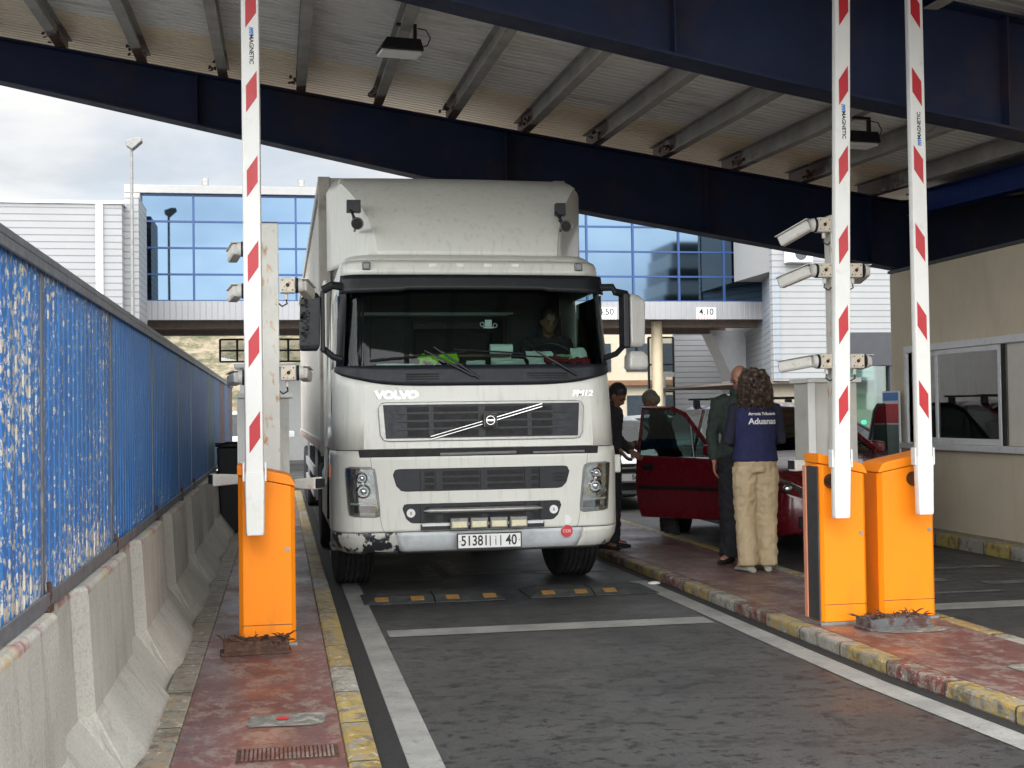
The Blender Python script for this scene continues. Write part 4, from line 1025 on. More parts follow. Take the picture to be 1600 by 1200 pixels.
# diagonal bar and round emblem
for dz_ in (-.012, .012):
    a = Vector((-.43, Sx(-.43, 1.36)-.065, 1.362+dz_)); b = Vector((.53, Sx(.53, 1.63)-.065, 1.625+dz_)); MB().tube([a, a.lerp(b, .5)+Vector((0, -.02, 0)), b], [(.006, .006)]*3, 6).build('diagonal_bar', 'chrome', tr)
em = MB().box(.012, .128, -.088, -.064, 1.445, 1.560).build('emblem', 'black_plastic', tr, bevel=.008)
def ringpts(cx_, y, cz_, r, n=24, a0=0, a1=360): return [(cx_+r*math.cos(R(a0+(a1-a0)*i/n)), y, cz_+r*math.sin(R(a0+(a1-a0)*i/n))) for i in range(n+1)]
q = MB(); q.tube(ringpts(.07, -.094, 1.502, .036), .005, 6); q.tube([(.016, -.092, 1.449), (.124, -.092, 1.449), (.124, -.092, 1.556), (.016, -.092, 1.556), (.016, -.092, 1.449)], .003, 5)
q.box(.038, .102, -.098, -.091, 1.495, 1.509); q.tube([(.094, -.094, 1.526), (.106, -.094, 1.540)], .005, 5); q.build('emblem_ring', 'chrome', em)
def serif_word(x, z, txt, h, mat, sx, par=tr, bold=.006, shear=0):
    y = Sx(x, z)-.014; vs, fs = text_mesh(txt, h, ext=.004, bold=bold, sx=sx, shear=shear)
    MB().add(vs, fs, T(x, y, z)@FACE@RY(0)).build('maker_lettering', mat, par)
mk('chrome_letter', (.75, .75, .73), .3, .6)
serif_word(-.70, 1.722, 'VOLVO', .088, 'chrome_letter', 1.22)
serif_word(.90, 1.72, 'FM12', .07, 'chrome_letter', 1.15, bold=.003, shear=.2)
# gap between hatch and bumper
patch('hatch_gap', 'deep_black', ((-1.02, 1.205), (1.02, 1.205), (1.03, 1.268), (-1.03, 1.268)), -.03, .036, 24, 1)
MB().tube([(-.35, Sx(0, 1.2)-.012, 1.222), (.30, Sx(0, 1.2)-.012, 1.228)], .013, 8).tube([(.45, Sx(.45, 1.2)-.010, 1.222), (.9, Sx(.9, 1.2)-.010, 1.225)], .010, 8).build('linkage', 'steel_grey', tr)
# bumper shells
def shell(name, mat, zl, yb, off=0, smin=-1, smax=1, label=None):
    vs = []; n_ = None
    rs = [ring(z, yb, off, smin, smax, side=(smin == -1 and smax == 1)) for z in zl]; n_ = len(rs[0]); fs = []
    for r in rs: vs += r
    for i in range(len(zl)-1):
        for j in range(n_-1): fs.append((i*n_+j, i*n_+j+1, (i+1)*n_+j+1, (i+1)*n_+j))
    o = MB().add(vs, fs).build(name, mat, tr, smooth=True, label=label); q = o.modifiers.new('thickness', 'SOLIDIFY'); q.thickness = .008; q.offset = 0; return o
shell('bumper', 'truck_white', [.581, .60, .75, .9, 1.05, 1.18, 1.20, 1.215, 1.262], .66)
shell('bumper_corner', 'scuffed_bumper', [.39, .42, .46, .50, .54, .575], .66, smin=-1, smax=-.56)
shell('lower_bumper', 'bumper_grey', [.39, .42, .46, .50, .54, .575], .66, smin=-.56, smax=.68)
shell('bumper_corner', 'truck_white', [.39, .42, .46, .50, .54, .575], .66, smin=.68, smax=1)
MB().box(-1.1, 1.1, .12, .7, .41, .46).build('bumper_tray', 'black_plastic', tr)
for sgn in (-1, 1):     # seams either side of the headlight panels
    a = [(sgn*.93, 1.20), (sgn*.90, .95), (sgn*.84, .62), (sgn*.82, .58)]
    MB().tube([(x, Sx(x, z)-.0005, z) for x, z in a], .0045, 5).build('panel_seam', 'deep_black', tr)
# middle and lower grilles
def low_grille(zb_, zt_, xb, xt, inner, nsl, lab=None):
    g = patch('bumper_grille', 'grille_dark', ((-xb, zb_), (xb+.02, zb_), (xt+.02, zt_), (-xt, zt_)), .001, .008, 24, 4, bevel=.005, label=lab, round_=.04)
    hgt = (zt_-zb_-.02)/nsl
    for x0, x1 in ((-inner, -.39), (-.35, -.01), (.03, .37), (.41, inner+.02)):
        for k in range(nsl):
            z = zb_+.014+hgt*k; patch('opening', 'deep_black', ((x0+.02, z), (x1-.01, z), (x1-.01, z+hgt-.018), (x0+.02, z+hgt-.018)), .0095, .0008, 5, 1, parent=g)
    for x in (-.37, .01, .39, -inner, inner+.02):
        patch('grille_post', 'black_plastic', ((x-.018, zb_+.004), (x+.018, zb_+.004), (x+.018, zt_-.004), (x-.018, zt_-.004)), .010, .012, 1, 1, parent=g)
    return g
low_grille(.915, 1.105, .705, .76, .50, 3)
low_grille(.648, .812, .625, .685, .50, 2)
for k in range(3): patch('side_slot', 'deep_black', ((.62, .975+.03*k), (.74, .975+.03*k), (.74, .987+.03*k), (.62, .987+.03*k)), .011, .001, 3, 1)
for x in (-.60, .60+.02):
    y = Sx(x, .73)-.018; f_ = MB().cyl((x, y, .735), (x, y+.012, .735), .036, n=24).build('round_marker', 'white_plate', tr); MB().box(x-.008, x+.008, y-.003, y-.0005, .722, .748).build('centre', 'silver', f_)
# tube bar with work lamps, crossbar
pts = [(x, -.035-.02*(1-(x/.5)**2), .752) for x in (-.50, -.44, -.25, 0, .25, .46, .52)]
MB().tube(pts, [.006, .021, .023, .023, .023, .021, .006], 12).build('bull_bar', 'silver', tr, smooth=True)
MB().box(-.52, .53, -.03, -.002, .592, .638).build('lamp_beam', 'black_plastic', tr); MB().box(-.51, .52, -.045, -.031, .625, .645).build('lamp_rail', 'alu_white', tr)
for k in range(4):
    x = -.29+.168*k+.01; l_ = MB().box(x, x+.15, -.10, -.05, .600, .690).build('work_lamp', 'steel_grey', tr, bevel=.008)
    MB().box(x+.012, x+.138, -.106, -.1005, .612, .662).build('lens', 'lamp_cream', l_, bevel=.004)
npl = MB().box(-.225, .325, -.075, -.06, .428, .560).build('number_plate', 'black_plastic', tr, bevel=.004)
MB().box(-.215, .315, -.0785, -.0755, .437, .551).build('plate_field', 'white_plate', npl)
q = MB(); zc_ = .493
text(q, '51381', .118, T(-.075, -.0785, zc_)@FACE, ext=.0008, bold=.002, sx=.80)
text(q, '40', .118, T(.235, -.0785, zc_)@FACE, ext=.0008, bold=.002, sx=.82)
for x in (.055, .145): q.box(x-.0045, x+.0045, -.0797, -.0787, zc_-.043, zc_+.043)
q.tube([(.103, -.0792, zc_-.036), (.103, -.0792, zc_+.020)], .004, 5); q.box(.099, .107, -.0797, -.0787, zc_+.030, zc_+.038)
q.box(-.205, -.197, -.0797, -.0787, zc_-.004, zc_+.004).box(.300, .308, -.0797, -.0787, zc_-.004, zc_+.004)
q.build('plate_characters', 'ink', npl)
# red round sticker and faint oval
y = Sx(.70, .55)-.004
st_ = MB().lathe([(.0001, 0), (.052, 0), (.052, .003), (.0001, .003)], 24, T(.735, Sx(.735, .55)-.010, .545)).build('round_sticker', 'print_red', tr)
text(MB(), 'COS', .036, T(.735, Sx(.735, .55)-.0105, .545)@FACE, ext=.0005).build('sticker_text', 'white_plate', st_)
MB().lathe([(.0001, 0), (.04, 0), (.04, .003), (.0001, .003)], 20, T(.735, Sx(.72, .64)-.004, .645)).build('pale_sticker', 'white_plate', tr)

# headlights
mk('lamp_chrome', (.45, .46, .45), .22, .9, var=.3, sc=35)
def headlight(s):
    def X(c): return tuple((s*x, z) for x, z in (c if s > 0 else (c[1], c[0], c[3], c[2])))
    fr_ = patch('headlight', 'steel_grey', X(((.845, .700), (1.115, .715), (1.145, 1.135), (.890, 1.125))), .001, .012, 6, 6, bevel=.006, round_=.05)
    patch('reflector', 'lamp_chrome', X(((.872, .735), (1.095, .745), (1.125, 1.112), (.910, 1.103))), .0135, .002, 6, 6, parent=fr_)
    for z, r_ in ((1.035, .050), (.925, .062)):
        x = .99+(z-.9)*.1; y = Sx(x, z)-.02; q = MB().lathe([(r_, 0), (r_-.012, -.014), (r_-.018, 0), (r_-.03, .004)], 24, T(s*x, y, z)); q.build('lamp_ring', 'chrome', fr_, smooth=True)
        MB().ball((s*x, y, z), (r_*.5, .02, r_*.5), 8).build('lamp_bulb', 'sky_lens', fr_, smooth=True)
    patch('lower_lens', 'window_dark', X(((.875, .74), (1.093, .748), (1.098, .81), (.883, .80))), .0165, .002, 4, 1, parent=fr_)
    patch('bright_bar', 'alu_white', X(((.884, .808), (1.098, .815), (1.099, .828), (.885, .82))), .0165, .004, 4, 1, parent=fr_)
    cov = patch('clear_cover', 'clear_lens', X(((.855, .712), (1.107, .724), (1.136, 1.124), (.898, 1.114))), .026, .002, 6, 6, parent=fr_)
headlight(-1); headlight(1)
MB().box(-1.262, -1.232, .36, .42, 1.03, 1.14).build('side_marker', 'amber', tr, bevel=.004)
MB().box(1.22, 1.30, .30, .44, 1.02, 1.18).build('corner_flap', 'truck_white', tr, bevel=.015)

# mirrors
def mir_arm(pts, r=.022): return MB().tube(pts, [(r*1.3, r)]*len(pts), 8).build('mirror_arm', 'black_plastic', tr, bevel=.002)
mir_arm([(-1.12, .30, 2.66), (-1.22, .28, 2.67), (-1.30, .30, 2.63)], .028); mir_arm([(-1.14, .22, 2.03), (-1.22, .25, 2.06), (-1.31, .30, 2.14)], .022)
ml = MB(); ml.loft([[(-1.49+a*.01, .27, 2.115), (-1.345, .23, 2.115), (-1.345, .40, 2.115), (-1.49+a*.01, .42, 2.115)] for a in (0,)]+[[(-1.50, .27, 2.16), (-1.33, .22, 2.16), (-1.33, .40, 2.16), (-1.50, .42, 2.16)], [(-1.49, .27, 2.55), (-1.32, .22, 2.56), (-1.32, .40, 2.56), (-1.49, .42, 2.55)], [(-1.45, .30, 2.60), (-1.35, .26, 2.61), (-1.35, .38, 2.61), (-1.45, .38, 2.60)]])
mlo = ml.build('mirror', 'black_plastic', tr, bevel=.015)
rd = random.Random(3); q = MB()
for i in range(70):
    z = rd.uniform(2.14, 2.55); x = rd.uniform(-1.485, -1.40); q.box(x-.009, x+.009, .245, .262, z-.006, z+.006)
q.build('rough_texture', 'rubber', mlo)
MB().box(-1.318, -1.285, .24, .38, 2.10, 2.62).build('mirror_bracket', 'black_plastic', mlo, bevel=.01)
mir_arm([(1.12, .30, 2.66), (1.24, .27, 2.66), (1.26, .27, 2.62), (1.38, .30, 2.60)], .026); mir_arm([(1.14, .22, 2.03), (1.26, .25, 2.07), (1.36, .30, 2.16)], .020)
MB().box(1.325, 1.385, .22, .40, 2.12, 2.61).build('mirror_bracket', 'black_plastic', tr, bevel=.015)
mr_ = MB(); mr_.loft([[(1.39, .26, 2.13), (1.52, .30, 2.13), (1.52, .42, 2.13), (1.39, .42, 2.13)], [(1.388, .22, 2.16), (1.535, .27, 2.17), (1.535, .44, 2.17), (1.388, .44, 2.16)], [(1.388, .22, 2.56), (1.545, .27, 2.54), (1.545, .44, 2.54), (1.388, .44, 2.56)], [(1.40, .26, 2.61), (1.49, .32, 2.60), (1.49, .42, 2.60), (1.40, .40, 2.61)]])
mr_.build('mirror', 'trailer_white', tr, bevel=.02)
MB().tube([(1.47, .33, 2.13), (1.47, .33, 2.07)], .012, 6).build('mirror_stem', 'black_plastic', tr)
mw = MB(); mw.loft([[(1.385, .24, 1.92), (1.53, .27, 1.92), (1.53, .40, 1.92), (1.385, .40, 1.92)], [(1.37, .20, 1.95), (1.555, .24, 1.95), (1.555, .42, 1.95), (1.37, .42, 1.95)], [(1.375, .20, 2.05), (1.55, .24, 2.05), (1.55, .42, 2.05), (1.375, .42, 2.05)], [(1.40, .26, 2.095), (1.52, .28, 2.095), (1.52, .40, 2.095), (1.40, .40, 2.095)]])
mw.build('wide_mirror', 'trailer_white', tr, bevel=.02)
# wipers
def wiper(piv, tip, bl0, bl1):
    def P(x, z, o=.03): return (x, Sx(x, z)-o, z)
    w1 = MB().tube([P(*piv, .03), P((piv[0]+tip[0])/2, (piv[1]+tip[1])/2, .05), P(*tip, .03)], [.013, .011, .007], 6).build('wiper', 'black_plastic', tr)
    n_ = 8; MB().tube([P(bl0[0]+(bl1[0]-bl0[0])*i/n_, bl0[1]+(bl1[1]-bl0[1])*i/n_, .012) for i in range(n_+1)], .008, 5).build('blade', 'black_plastic', w1)
wiper((-.05, 1.88), (-.46, 2.10), (-.92, 2.02), (-.10, 2.09)); wiper((.86, 1.88), (.50, 2.09), (.05, 2.06), (.80, 2.03)); wiper((-.0, 1.86), (-.38, 2.13), (-.20, 2.11), (.40, 2.07))

# interior
MB().box(-1.08, 1.08, .30, .82, 1.28, 1.96).build('dashboard', 'black_plastic', tr, bevel=.03)
MB().box(-1.0, -.45, 1.0, 1.25, 1.3, 2.45).box(.45, 1.0, 1.25, 1.45, 1.3, 2.5).box(-.4, .4, 1.75, 1.9, 1.5, 2.4).build('seats', 'dark_cloth', tr, bevel=.05)
MB().tube(ringpts(0, 0, 0, .22, 28), .014, 8, T(.80, .80, 2.0)@RX(-25)).cyl((.80, .6, 1.85), (.80, .80, 2.0), .03).build('steering_wheel', 'black_plastic', tr)
MB().box(-.95, .55, 1.4, 1.5, 2.50, 2.53).build('shelf_edge', 'steel_grey', tr)
q = MB()
for i in range(5): q.box(-1.08+.03*i, -1.06+.03*i, .46, .50, 2.0, 2.55)
q.build('curtain', 'dark_cloth', tr)
MB().box(-.62, .36, .50, .56, 2.06, 2.085).box(-.3, -.26, .52, .56, 1.96, 2.06).build('dash_tray', 'wood_brown', tr, bevel=.01)

# roof fairing
def fair_pt(t, v):
    """t -1..1 across, v 0..1 up"""
    yfb, yft = .52, 1.30; z = 2.955+.78*v-.02*v*abs(t)**5
    hwf = .80+.31*v**1.9; hwo = 1.255
    yf = yfb+(yft-yfb)*(v**1.7)
    a = abs(t); sg = 1 if t >= 0 else -1
    if a < .62:
        x = hwf*a/.62; y = yf+.04*(x/hwf)**2
    elif a < .74:
        k = (a-.62)/.12; x = hwf+.035*math.sin(k*math.pi/2); y = yf+.04+.13*(1-math.cos(k*math.pi/2))
    else:
        k = (a-.74)/.26; x = hwf+.035+(hwo-hwf-.035)*k**.8; y = yf+.17+(1.78-yf-.17)*k
    return (sg*x+.05*max(0, min(1, (y-.6)/1.0)), y, z)
TS = [-1+i*.04 for i in range(51)]; vs = []; fs = []; nv = 14
for k in range(nv+1):
    for t in TS: vs.append(fair_pt(t, k/nv))
# rounded crown
for kk in range(1, 5):
    for t in TS:
        x, y, z = fair_pt(t, 1); u = kk/4; vs.append((x*(1-.03*u), y+.62*u*(1-.9*max(0, (abs(t)-.74)/.26)), z+.15*math.sin(u*math.pi/2)*(1-.72*abs(t)**9)))
m_ = len(TS); nr = nv+4
for k in range(nr):
    for j in range(m_-1): fs.append((k*m_+j, k*m_+j+1, (k+1)*m_+j+1, (k+1)*m_+j))
fo = MB().add(vs, fs).build('roof_fairing', 'truck_white', tr, smooth=True); q = fo.modifiers.new('thickness', 'SOLIDIFY'); q.thickness = .025
# air horns on brackets
for s in (-1, 1):
    hx, hz = (-.985, 3.29) if s < 0 else (.885, 3.29)
    hy = .50
    h_ = MB(); h_.lathe([(.012, .45), (.016, .20), (.028, .08), (.050, .01), (.056, 0), (.050, .004), (.024, .08), (.0005, .2)], 24, T(hx, hy, hz-.055)); ho = h_.build('air_horn', 'steel_grey', tr, smooth=True); MB().cyl((hx, hy+.012, hz-.055), (hx, hy+.016, hz-.055), .044).build('mouth', 'deep_black', ho)
    b_ = MB().tube([(hx, hy+.3, hz-.04), (hx+s*.03 if s < 0 else hx, hy+.25, hz+.08)], .012, 6); 
    b_.box(hx+(-.08 if s < 0 else -.045), hx+(.045 if s < 0 else .045), hy+.22, hy+.30, hz+.08, hz+.19) ; b_.tube([(hx, hy+.12, hz-.02), (hx-.05, hy+.22, hz+.10)], .012, 6); b_.build('horn_bracket', 'black_plastic', ho, bevel=.004)

# wheels
def wheel(x, y, rad, wd, par, dual=False, outer=-1, steer=0, name='wheel'):
    r = bpy.data.objects.new(name, None); COL.objects.link(r); r.parent = par; r.location = (x, y, rad); r.rotation_euler = (0, 0, R(steer))
    h = wd/2; MX = RZ(90)
    pf = [(rad*.58, -h*.85), (rad*.80, -h), (rad*.93, -h*.97), (rad*.985, -h*.86)]
    for g in (-.62, -.38, -.13, .13, .38, .62): pf += [(rad, (g-.085)*h*1.1), (rad-.016, (g-.07)*h*1.1), (rad-.016, (g-.02)*h*1.1), (rad, (g-.0)*h*1.1)]
    pf += [(rad*.985, h*.86), (rad*.93, h*.97), (rad*.80, h), (rad*.58, h*.85)]
    MB().loft([[(rr_*math.cos(2*math.pi*j/48), yy_, rr_*math.sin(2*math.pi*j/48)) for j in range(48)] for rr_, yy_ in pf], M=MX).build('tyre', 'rubber', r, smooth=True)
    MB().lathe([(rad*.57, -h*.8), (rad*.55, -h*.3), (rad*.30, -h*.1), (rad*.18, -h*.5), (.001, -h*.5)], 32, MX).lathe([(rad*.57, h*.8), (rad*.55, h*.3), (rad*.30, h*.1), (rad*.18, h*.5), (.001, h*.5)], 32, MX).build('rim', 'steel_grey', r, smooth=True)
    return r
wheel(-1.02, 1.36, .50, .33, tr, steer=3); wheel(1.05, 1.36, .50, .36, tr, steer=3)
for s in (-1, 1):
    for x in (1.07, .74): wheel(s*x, 4.9, .50, .28, tr)
    MB().loft([[(s*.80, 1.36-.60*math.cos(a), .50+.60*math.sin(a)), (s*1.225, 1.36-.60*math.cos(a), .50+.60*math.sin(a)), (s*1.225, 1.36-.63*math.cos(a), .50+.63*math.sin(a)), (s*.80, 1.36-.63*math.cos(a), .50+.63*math.sin(a))] for a in [R(5+17*i) for i in range(11)]]).build('mudguard', 'black_plastic', tr)
    for y in (12.2, 13.5, 14.8): wheel(s*1.02, y, .50, .38, tr)
MB().box(-.45, -.35, .5, 6.5, .75, 1.0).box(.35, .45, .5, 6.5, .75, 1.0).box(-.5, .5, 1.3, 1.42, .45, .62).box(-.35, .35, .5, 2.0, .55, 1.15).build('chassis', 'black_plastic', tr)
MB().box(-1.21, -.6, 2.2, 3.9, .42, 1.02).build('fuel_tank', 'silver', tr, bevel=.08)
MB().box(-1.24, -1.0, .68, .76, .42, 1.15).box(-1.24, -1.0, .62, 1.0, .38, .42).build('cab_step', 'steel_grey', tr, bevel=.01)
for s in (-1, 1): MB().box(*sorted((s*1.235, s*1.20)), 2.03, 2.32, .9, 2.9).build('side_deflector', 'truck_white', tr, bevel=.01)
# trailer
tb = MB().box(-1.235, 1.30, 2.56, 16.3, 1.20, 3.99).build('trailer_box', 'trailer_white', tr, bevel=.01)
q = MB()
q.box(-1.262, -1.14, 2.48, 2.555, 1.15, 4.01).box(1.20, 1.325, 2.48, 2.555, 1.15, 4.01).box(-1.14, 1.20, 2.49, 2.553, 3.90, 4.0).box(-1.14, 1.20, 2.49, 2.553, 1.15, 1.3)
q.build('front_frame', 'trailer_frame', tb, bevel=.006)
q = MB()
for i in range(34): q.box(-1.240, -1.2355, 2.7+.4*i, 2.712+.4*i, 1.32, 3.88)
q.build('side_ribs', 'trailer_frame', tb)
MB().box(-1.262, -1.236, 2.56, 16.3, 3.89, 3.99).box(-1.262, -1.236, 2.56, 16.3, 1.20, 1.31).build('side_rails', 'trailer_frame', tb)
mk('reflective_stripe', (.40, .20, .17), .5); MB().box(-1.2665, -1.2625, 2.7, 16.2, 1.225, 1.265).build('reflective_stripe', 'reflective_stripe', tb)
MB().box(-1.0, 1.0, 6.0, 16.0, .95, 1.19).build('trailer_chassis', 'black_plastic', tr)
q = MB()
for k in range(2): q.box(-1.24, -1.21, 6.4, 11.3, .50+.28*k, .62+.28*k)
q.box(-1.21, -1.18, 6.5, 6.56, .45, 1.19).box(-1.21, -1.18, 11.1, 11.16, .45, 1.19).build('side_guard', 'alu_white', tr)
MB().box(-.9, -.8, 5.9, 6.0, .1, 1.2).box(.8, .9, 5.9, 6.0, .1, 1.2).build('landing_leg', 'steel_grey', tr)
MB().tube([(-.6, 2.1, 1.9), (-.5, 2.25, 1.4), (-.3, 2.4, 1.7), (-.2, 2.47, 1.9)], .02, 8).tube([(-.4, 2.1, 1.9), (-.3, 2.25, 1.35), (-.1, 2.4, 1.6), (0, 2.47, 1.9)], .02, 8).build('air_line', 'print_red', tr)

# things lying on the dashboard
def thingmb(mbx, name, mat, loc, lab, cat, grp=None, **kw):
    o = mbx.build(name, mat, loc=loc, **kw); return tag(o, lab, cat, grp)
def crumple(w_, d_, h_, n=7, seed=1, up_=0.):
    rd = random.Random(seed); vs = []; fs = []
    for j in range(n+1):
        for i in range(n+1): vs.append((w_*(i/n-.5)+rd.uniform(-.01, .01), d_*(j/n-.5)+rd.uniform(-.01, .01), .012+up_*j/n+rd.uniform(0, h_)))
    for j in range(n):
        for i in range(n): a = j*(n+1)+i; fs.append((a, a+1, a+n+2, a+n+1))
    return MB().add(vs, fs)
DZ = 1.962
thingmb(crumple(.34, .14, .07, 8, 2, .07), 'safety_vest', 'hi_vis', (TX-.30, TY+.42, DZ), 'bright lime safety vest folded behind the truck windscreen', 'vest')
for i, (x, w_, d_, mat, lab, u_) in enumerate([(.03, .16, .1, 'paper', 'pale paper lying in the middle of the truck dashboard', .05), (.33, .28, .12, 'paper', 'wide sheet of printed paper lying on the dashboard below the paper roll', .06), (.62, .24, .18, 'paper', 'creased paper leaning on the dashboard before the driver', .13),
                                      (.86, .16, .12, 'card_green', 'pale green card on the dashboard at the driver side', .10), (.98, .14, .14, 'paper', 'paper slip tilted up at the right end of the dashboard', .16), (-.62, .42, .05, 'paper', 'rolled strip of wrinkled paper along the left of the dashboard', .03)]):
    thingmb(crumple(w_, d_, .012, 5, i+5, u_), 'paper', mat, (TX+x, TY+.42+.02*i, DZ), lab, 'paper', 'papers on the truck dashboard')
thingmb(MB().cyl((-.10, 0, .17), (.10, 0, .17), .045, n=20).box(-.09, .09, -.002, .03, .0, .13), 'paper_roll', 'paper', (TX+.28, TY+.55, DZ), 'pale paper roll standing up behind the windscreen centre', 'paper roll', smooth=False)
thingmb(crumple(.40, .12, .06, 8, 9, .04), 'red_cloth', 'red_cloth', (TX+.84, TY+.38, DZ), 'dark red cloth on the dashboard at the lower right of the windscreen', 'cloth')
# window toy hanging
tag(MB().box(-.03, .03, -.004, .004, -.03, .03).tube(ringpts(-.055, 0, -.01, .018, 10), .004, 5).tube(ringpts(.06, 0, -.02, .018, 10), .004, 5).box(-.045, .045, -.004, .004, -.045, -.032).build('hanging_ornament', 'white_plate', loc=(TX+.16, TY+.50, 2.36)), 'small white ornament hanging behind the windscreen', 'ornament')

# ------------------------------------------------------------------ cars (front faces -y)
def car(loc, rz, paint, lab, name='car', mpv=False, plate=None, wdt=1.74, open_left=False, hi=1.0, roof_paint=None, group=None, front_z=0.):
    r = empty(name, loc, lab, 'car', group, R(rz)); w = wdt/2
    H = (1.62 if mpv else 1.45)*hi; BL = (1.02 if mpv else .95)*hi; Lc = 4.25
    # stations: y, half width, z bottom, z top(at centre), belt z at side
    ST = [(0.0, w*.62, .34, .62, .60), (.04, w*.76, .26, .72, .68), (.16, w*.90, .22, .84, .76), (.40, w*.975, .22, .93, .85), (.75, w, .22, 1.00, .92), (1.05, w, .22, BL+.06, BL-.02)]
    CB = [(1.05, w, BL+.06), (1.95, w, H-.06), (2.3, w, H), (3.3, w, H-.01), (3.85, w, H-.13), (4.15, w*.95, BL+.03)] if mpv else [(1.15, w, BL+.04), (1.95, w, H-.05), (2.3, w, H), (3.0, w, H-.02), (3.9, w*.97, BL+.05), (4.2, w*.93, BL)]
    rings = []
    for y, hw, zb, zt, zs in ST:
        rings.append([(-hw*.9, y, zb), (-hw, y, zb+.14), (-hw, y, (zb+zs)/2+.04), (-hw*.985, y, zs), (-hw*.80, y, zt-.02), (-hw*.4, y, zt+.012), (0, y, zt+.02), (hw*.4, y, zt+.012), (hw*.80, y, zt-.02), (hw*.985, y, zs), (hw, y, (zb+zs)/2+.04), (hw, y, zb+.14), (hw*.9, y, zb)])
    for y in (2.0, 3.2, 3.9, 4.2):
        hw = w*(1 if y < 3.5 else .97 if y < 4 else .9); zt = BL
        rings.append([(-hw*.9, y, .22), (-hw, y, .36), (-hw, y, .62), (-hw*.985, y, BL-.03), (-hw*.9, y, zt), (-hw*.4, y, zt), (0, y, zt), (hw*.4, y, zt), (hw*.9, y, zt), (hw*.985, y, BL-.03), (hw, y, .62), (hw, y, .36), (hw*.9, y, .22)])
    bd = MB().loft(rings).build('body', paint, r, smooth=True, bevel=.012)
    # greenhouse: glass cage with painted roof and pillars
    g = MB(); gr_ = []
    def sec(y, zt):
        t = max(0, min(1, (zt-BL)/(H-BL))); wt = w*(.95-.17*t); return [(-w*.955, y, BL-.02), (-wt, y, zt-.05*t), (-wt*.85, y, zt), (0, y, zt+.03*t), (wt*.85, y, zt), (wt, y, zt-.05*t), (w*.955, y, BL-.02)]
    secs = [sec(y, z) for y, _, z in CB]
    MB().loft(secs, closed=True).build('windows', 'car_glass', r, smooth=False)
    # roof skin
    rs = []
    for s_ in secs[1:-1]: rs.append([tuple(Vector(p)+Vector((0, 0, .012))) for p in s_[1:6]]+[tuple(Vector(p)-Vector((0, 0, .014))) for p in s_[1:6][::-1]])
    MB().loft(rs).build('roof', roof_paint or paint, r, smooth=True)
    pl = MB()
    for s in (1, 5):
        a, b = Vector(secs[0][s]), Vector(secs[1][s]); pl.tube([a+Vector((0, -.02, 0)), b+Vector((0, 0, .005))], [(.035, .03), (.035, .03)], 6)
        a, b = Vector(secs[-1][s]), Vector(secs[-2][s]); pl.tube([a, b], [(.05, .04)]*2, 6)
        y_ = 2.55; q = sec(y_, H); pl.tube([q[0 if s == 1 else 6], q[s]], [(.02, .035)]*2, 6)
    pl.build('pillars', 'black_plastic' if not mpv else paint, r)
    # interior darkness
    MB().box(-w*.8, w*.8, 1.3, 3.7, .4, BL-.05).box(-w*.7, -.1, 2.1, 2.25, BL-.1, BL+.35).box(.1, w*.7, 2.1, 2.25, BL-.1, BL+.35).build('seats', 'dark_cloth', r, bevel=.03)
    # nose
    MB().prism([(-.42, .60), (.42, .60), (.46, .74), (-.46, .74)], 'y', -.035, .06).build('grille', 'deep_black', r, bevel=.01)
    MB().box(-.40, .40, -.045, -.0355, .655, .685).build('grille_bar', 'silver', r, bevel=.005)
    MB().box(-.55, .55, -.015, .1, .32, .44).build('lower_grille', 'deep_black', r, bevel=.01)
    em_ = MB().lathe([(.0001, 0), (.05, 0), (.05, -.01), (.0001, -.012)], 16, T(0, -.047, .67)).build('badge', 'silver', r)
    for s in (-1, 1):
        h = MB().loft([[(s*.46, -.01, .62), (s*.50, -.012, .74), (s*.62, .04, .80), (s*.80, .32, .90), (s*.83, .30, .80), (s*.76, .10, .68)], [(s*.46, .10, .62), (s*.50, .10, .74), (s*.62, .15, .80), (s*.74, .42, .86), (s*.76, .40, .80), (s*.70, .22, .68)]]).build('headlight', 'lamp_chrome', r, bevel=.01)
        MB().ball((s*.66, .02, .73), (.055, .03, .045), 8).build('lamp_bulb', 'chrome', h, smooth=True)
        if not (open_left and s == -1):
            mi = MB().loft([[(s*(w+.02), 1.35, BL+.0), (s*(w+.20), 1.38, BL+.02), (s*(w+.20), 1.38, BL+.16), (s*(w+.03), 1.35, BL+.17)], [(s*(w+.02), 1.45, BL+.02), (s*(w+.18), 1.46, BL+.03), (s*(w+.18), 1.46, BL+.15), (s*(w+.03), 1.45, BL+.16)]]).build('mirror', paint, r, bevel=.025)
        for yy_ in (.80, 3.45):
            wh = bpy.data.objects.new('wheel', None); COL.objects.link(wh); wh.parent = r; wh.location = (s*(w-.10), yy_, .31); MX = RZ(90)
            MB().lathe([(.20, -.10), (.29, -.10), (.31, -.07), (.31, .07), (.29, .10), (.20, .10)], 28, MX).build('tyre', 'rubber', wh, smooth=True)
            MB().lathe([(.205, -.095), (.19, -.04), (.05, -.06), (.001, -.06)], 20, MX).lathe([(.205, .095), (.19, .04), (.05, .06), (.001, .06)], 20, MX).build('rim', 'silver', wh, smooth=True)
            MB().lathe([(.345, -.115), (.345, .08), (.0001, .08)], 28, T(s*(w-.10), yy_, .31)@MX).build('wheel_arch', 'deep_black', r)
    if plate:
        p = MB().box(-.26, .26, -.055, -.045, .47, .58).build('number_plate', 'white_plate', r); text(MB(), plate, .10, T(0, -.056, .525)@FACE, ext=.001, bold=.002).build('plate_characters', 'ink', p)
    return r, secs, w, BL, H
rc, secs, w, BL, H = car((5.86, 12.62, 0), 0, 'red_car_paint', 'dark red people carrier with open driver door and roof bars in the second lane', 'red_people_carrier', mpv=True, open_left=True, wdt=1.78)
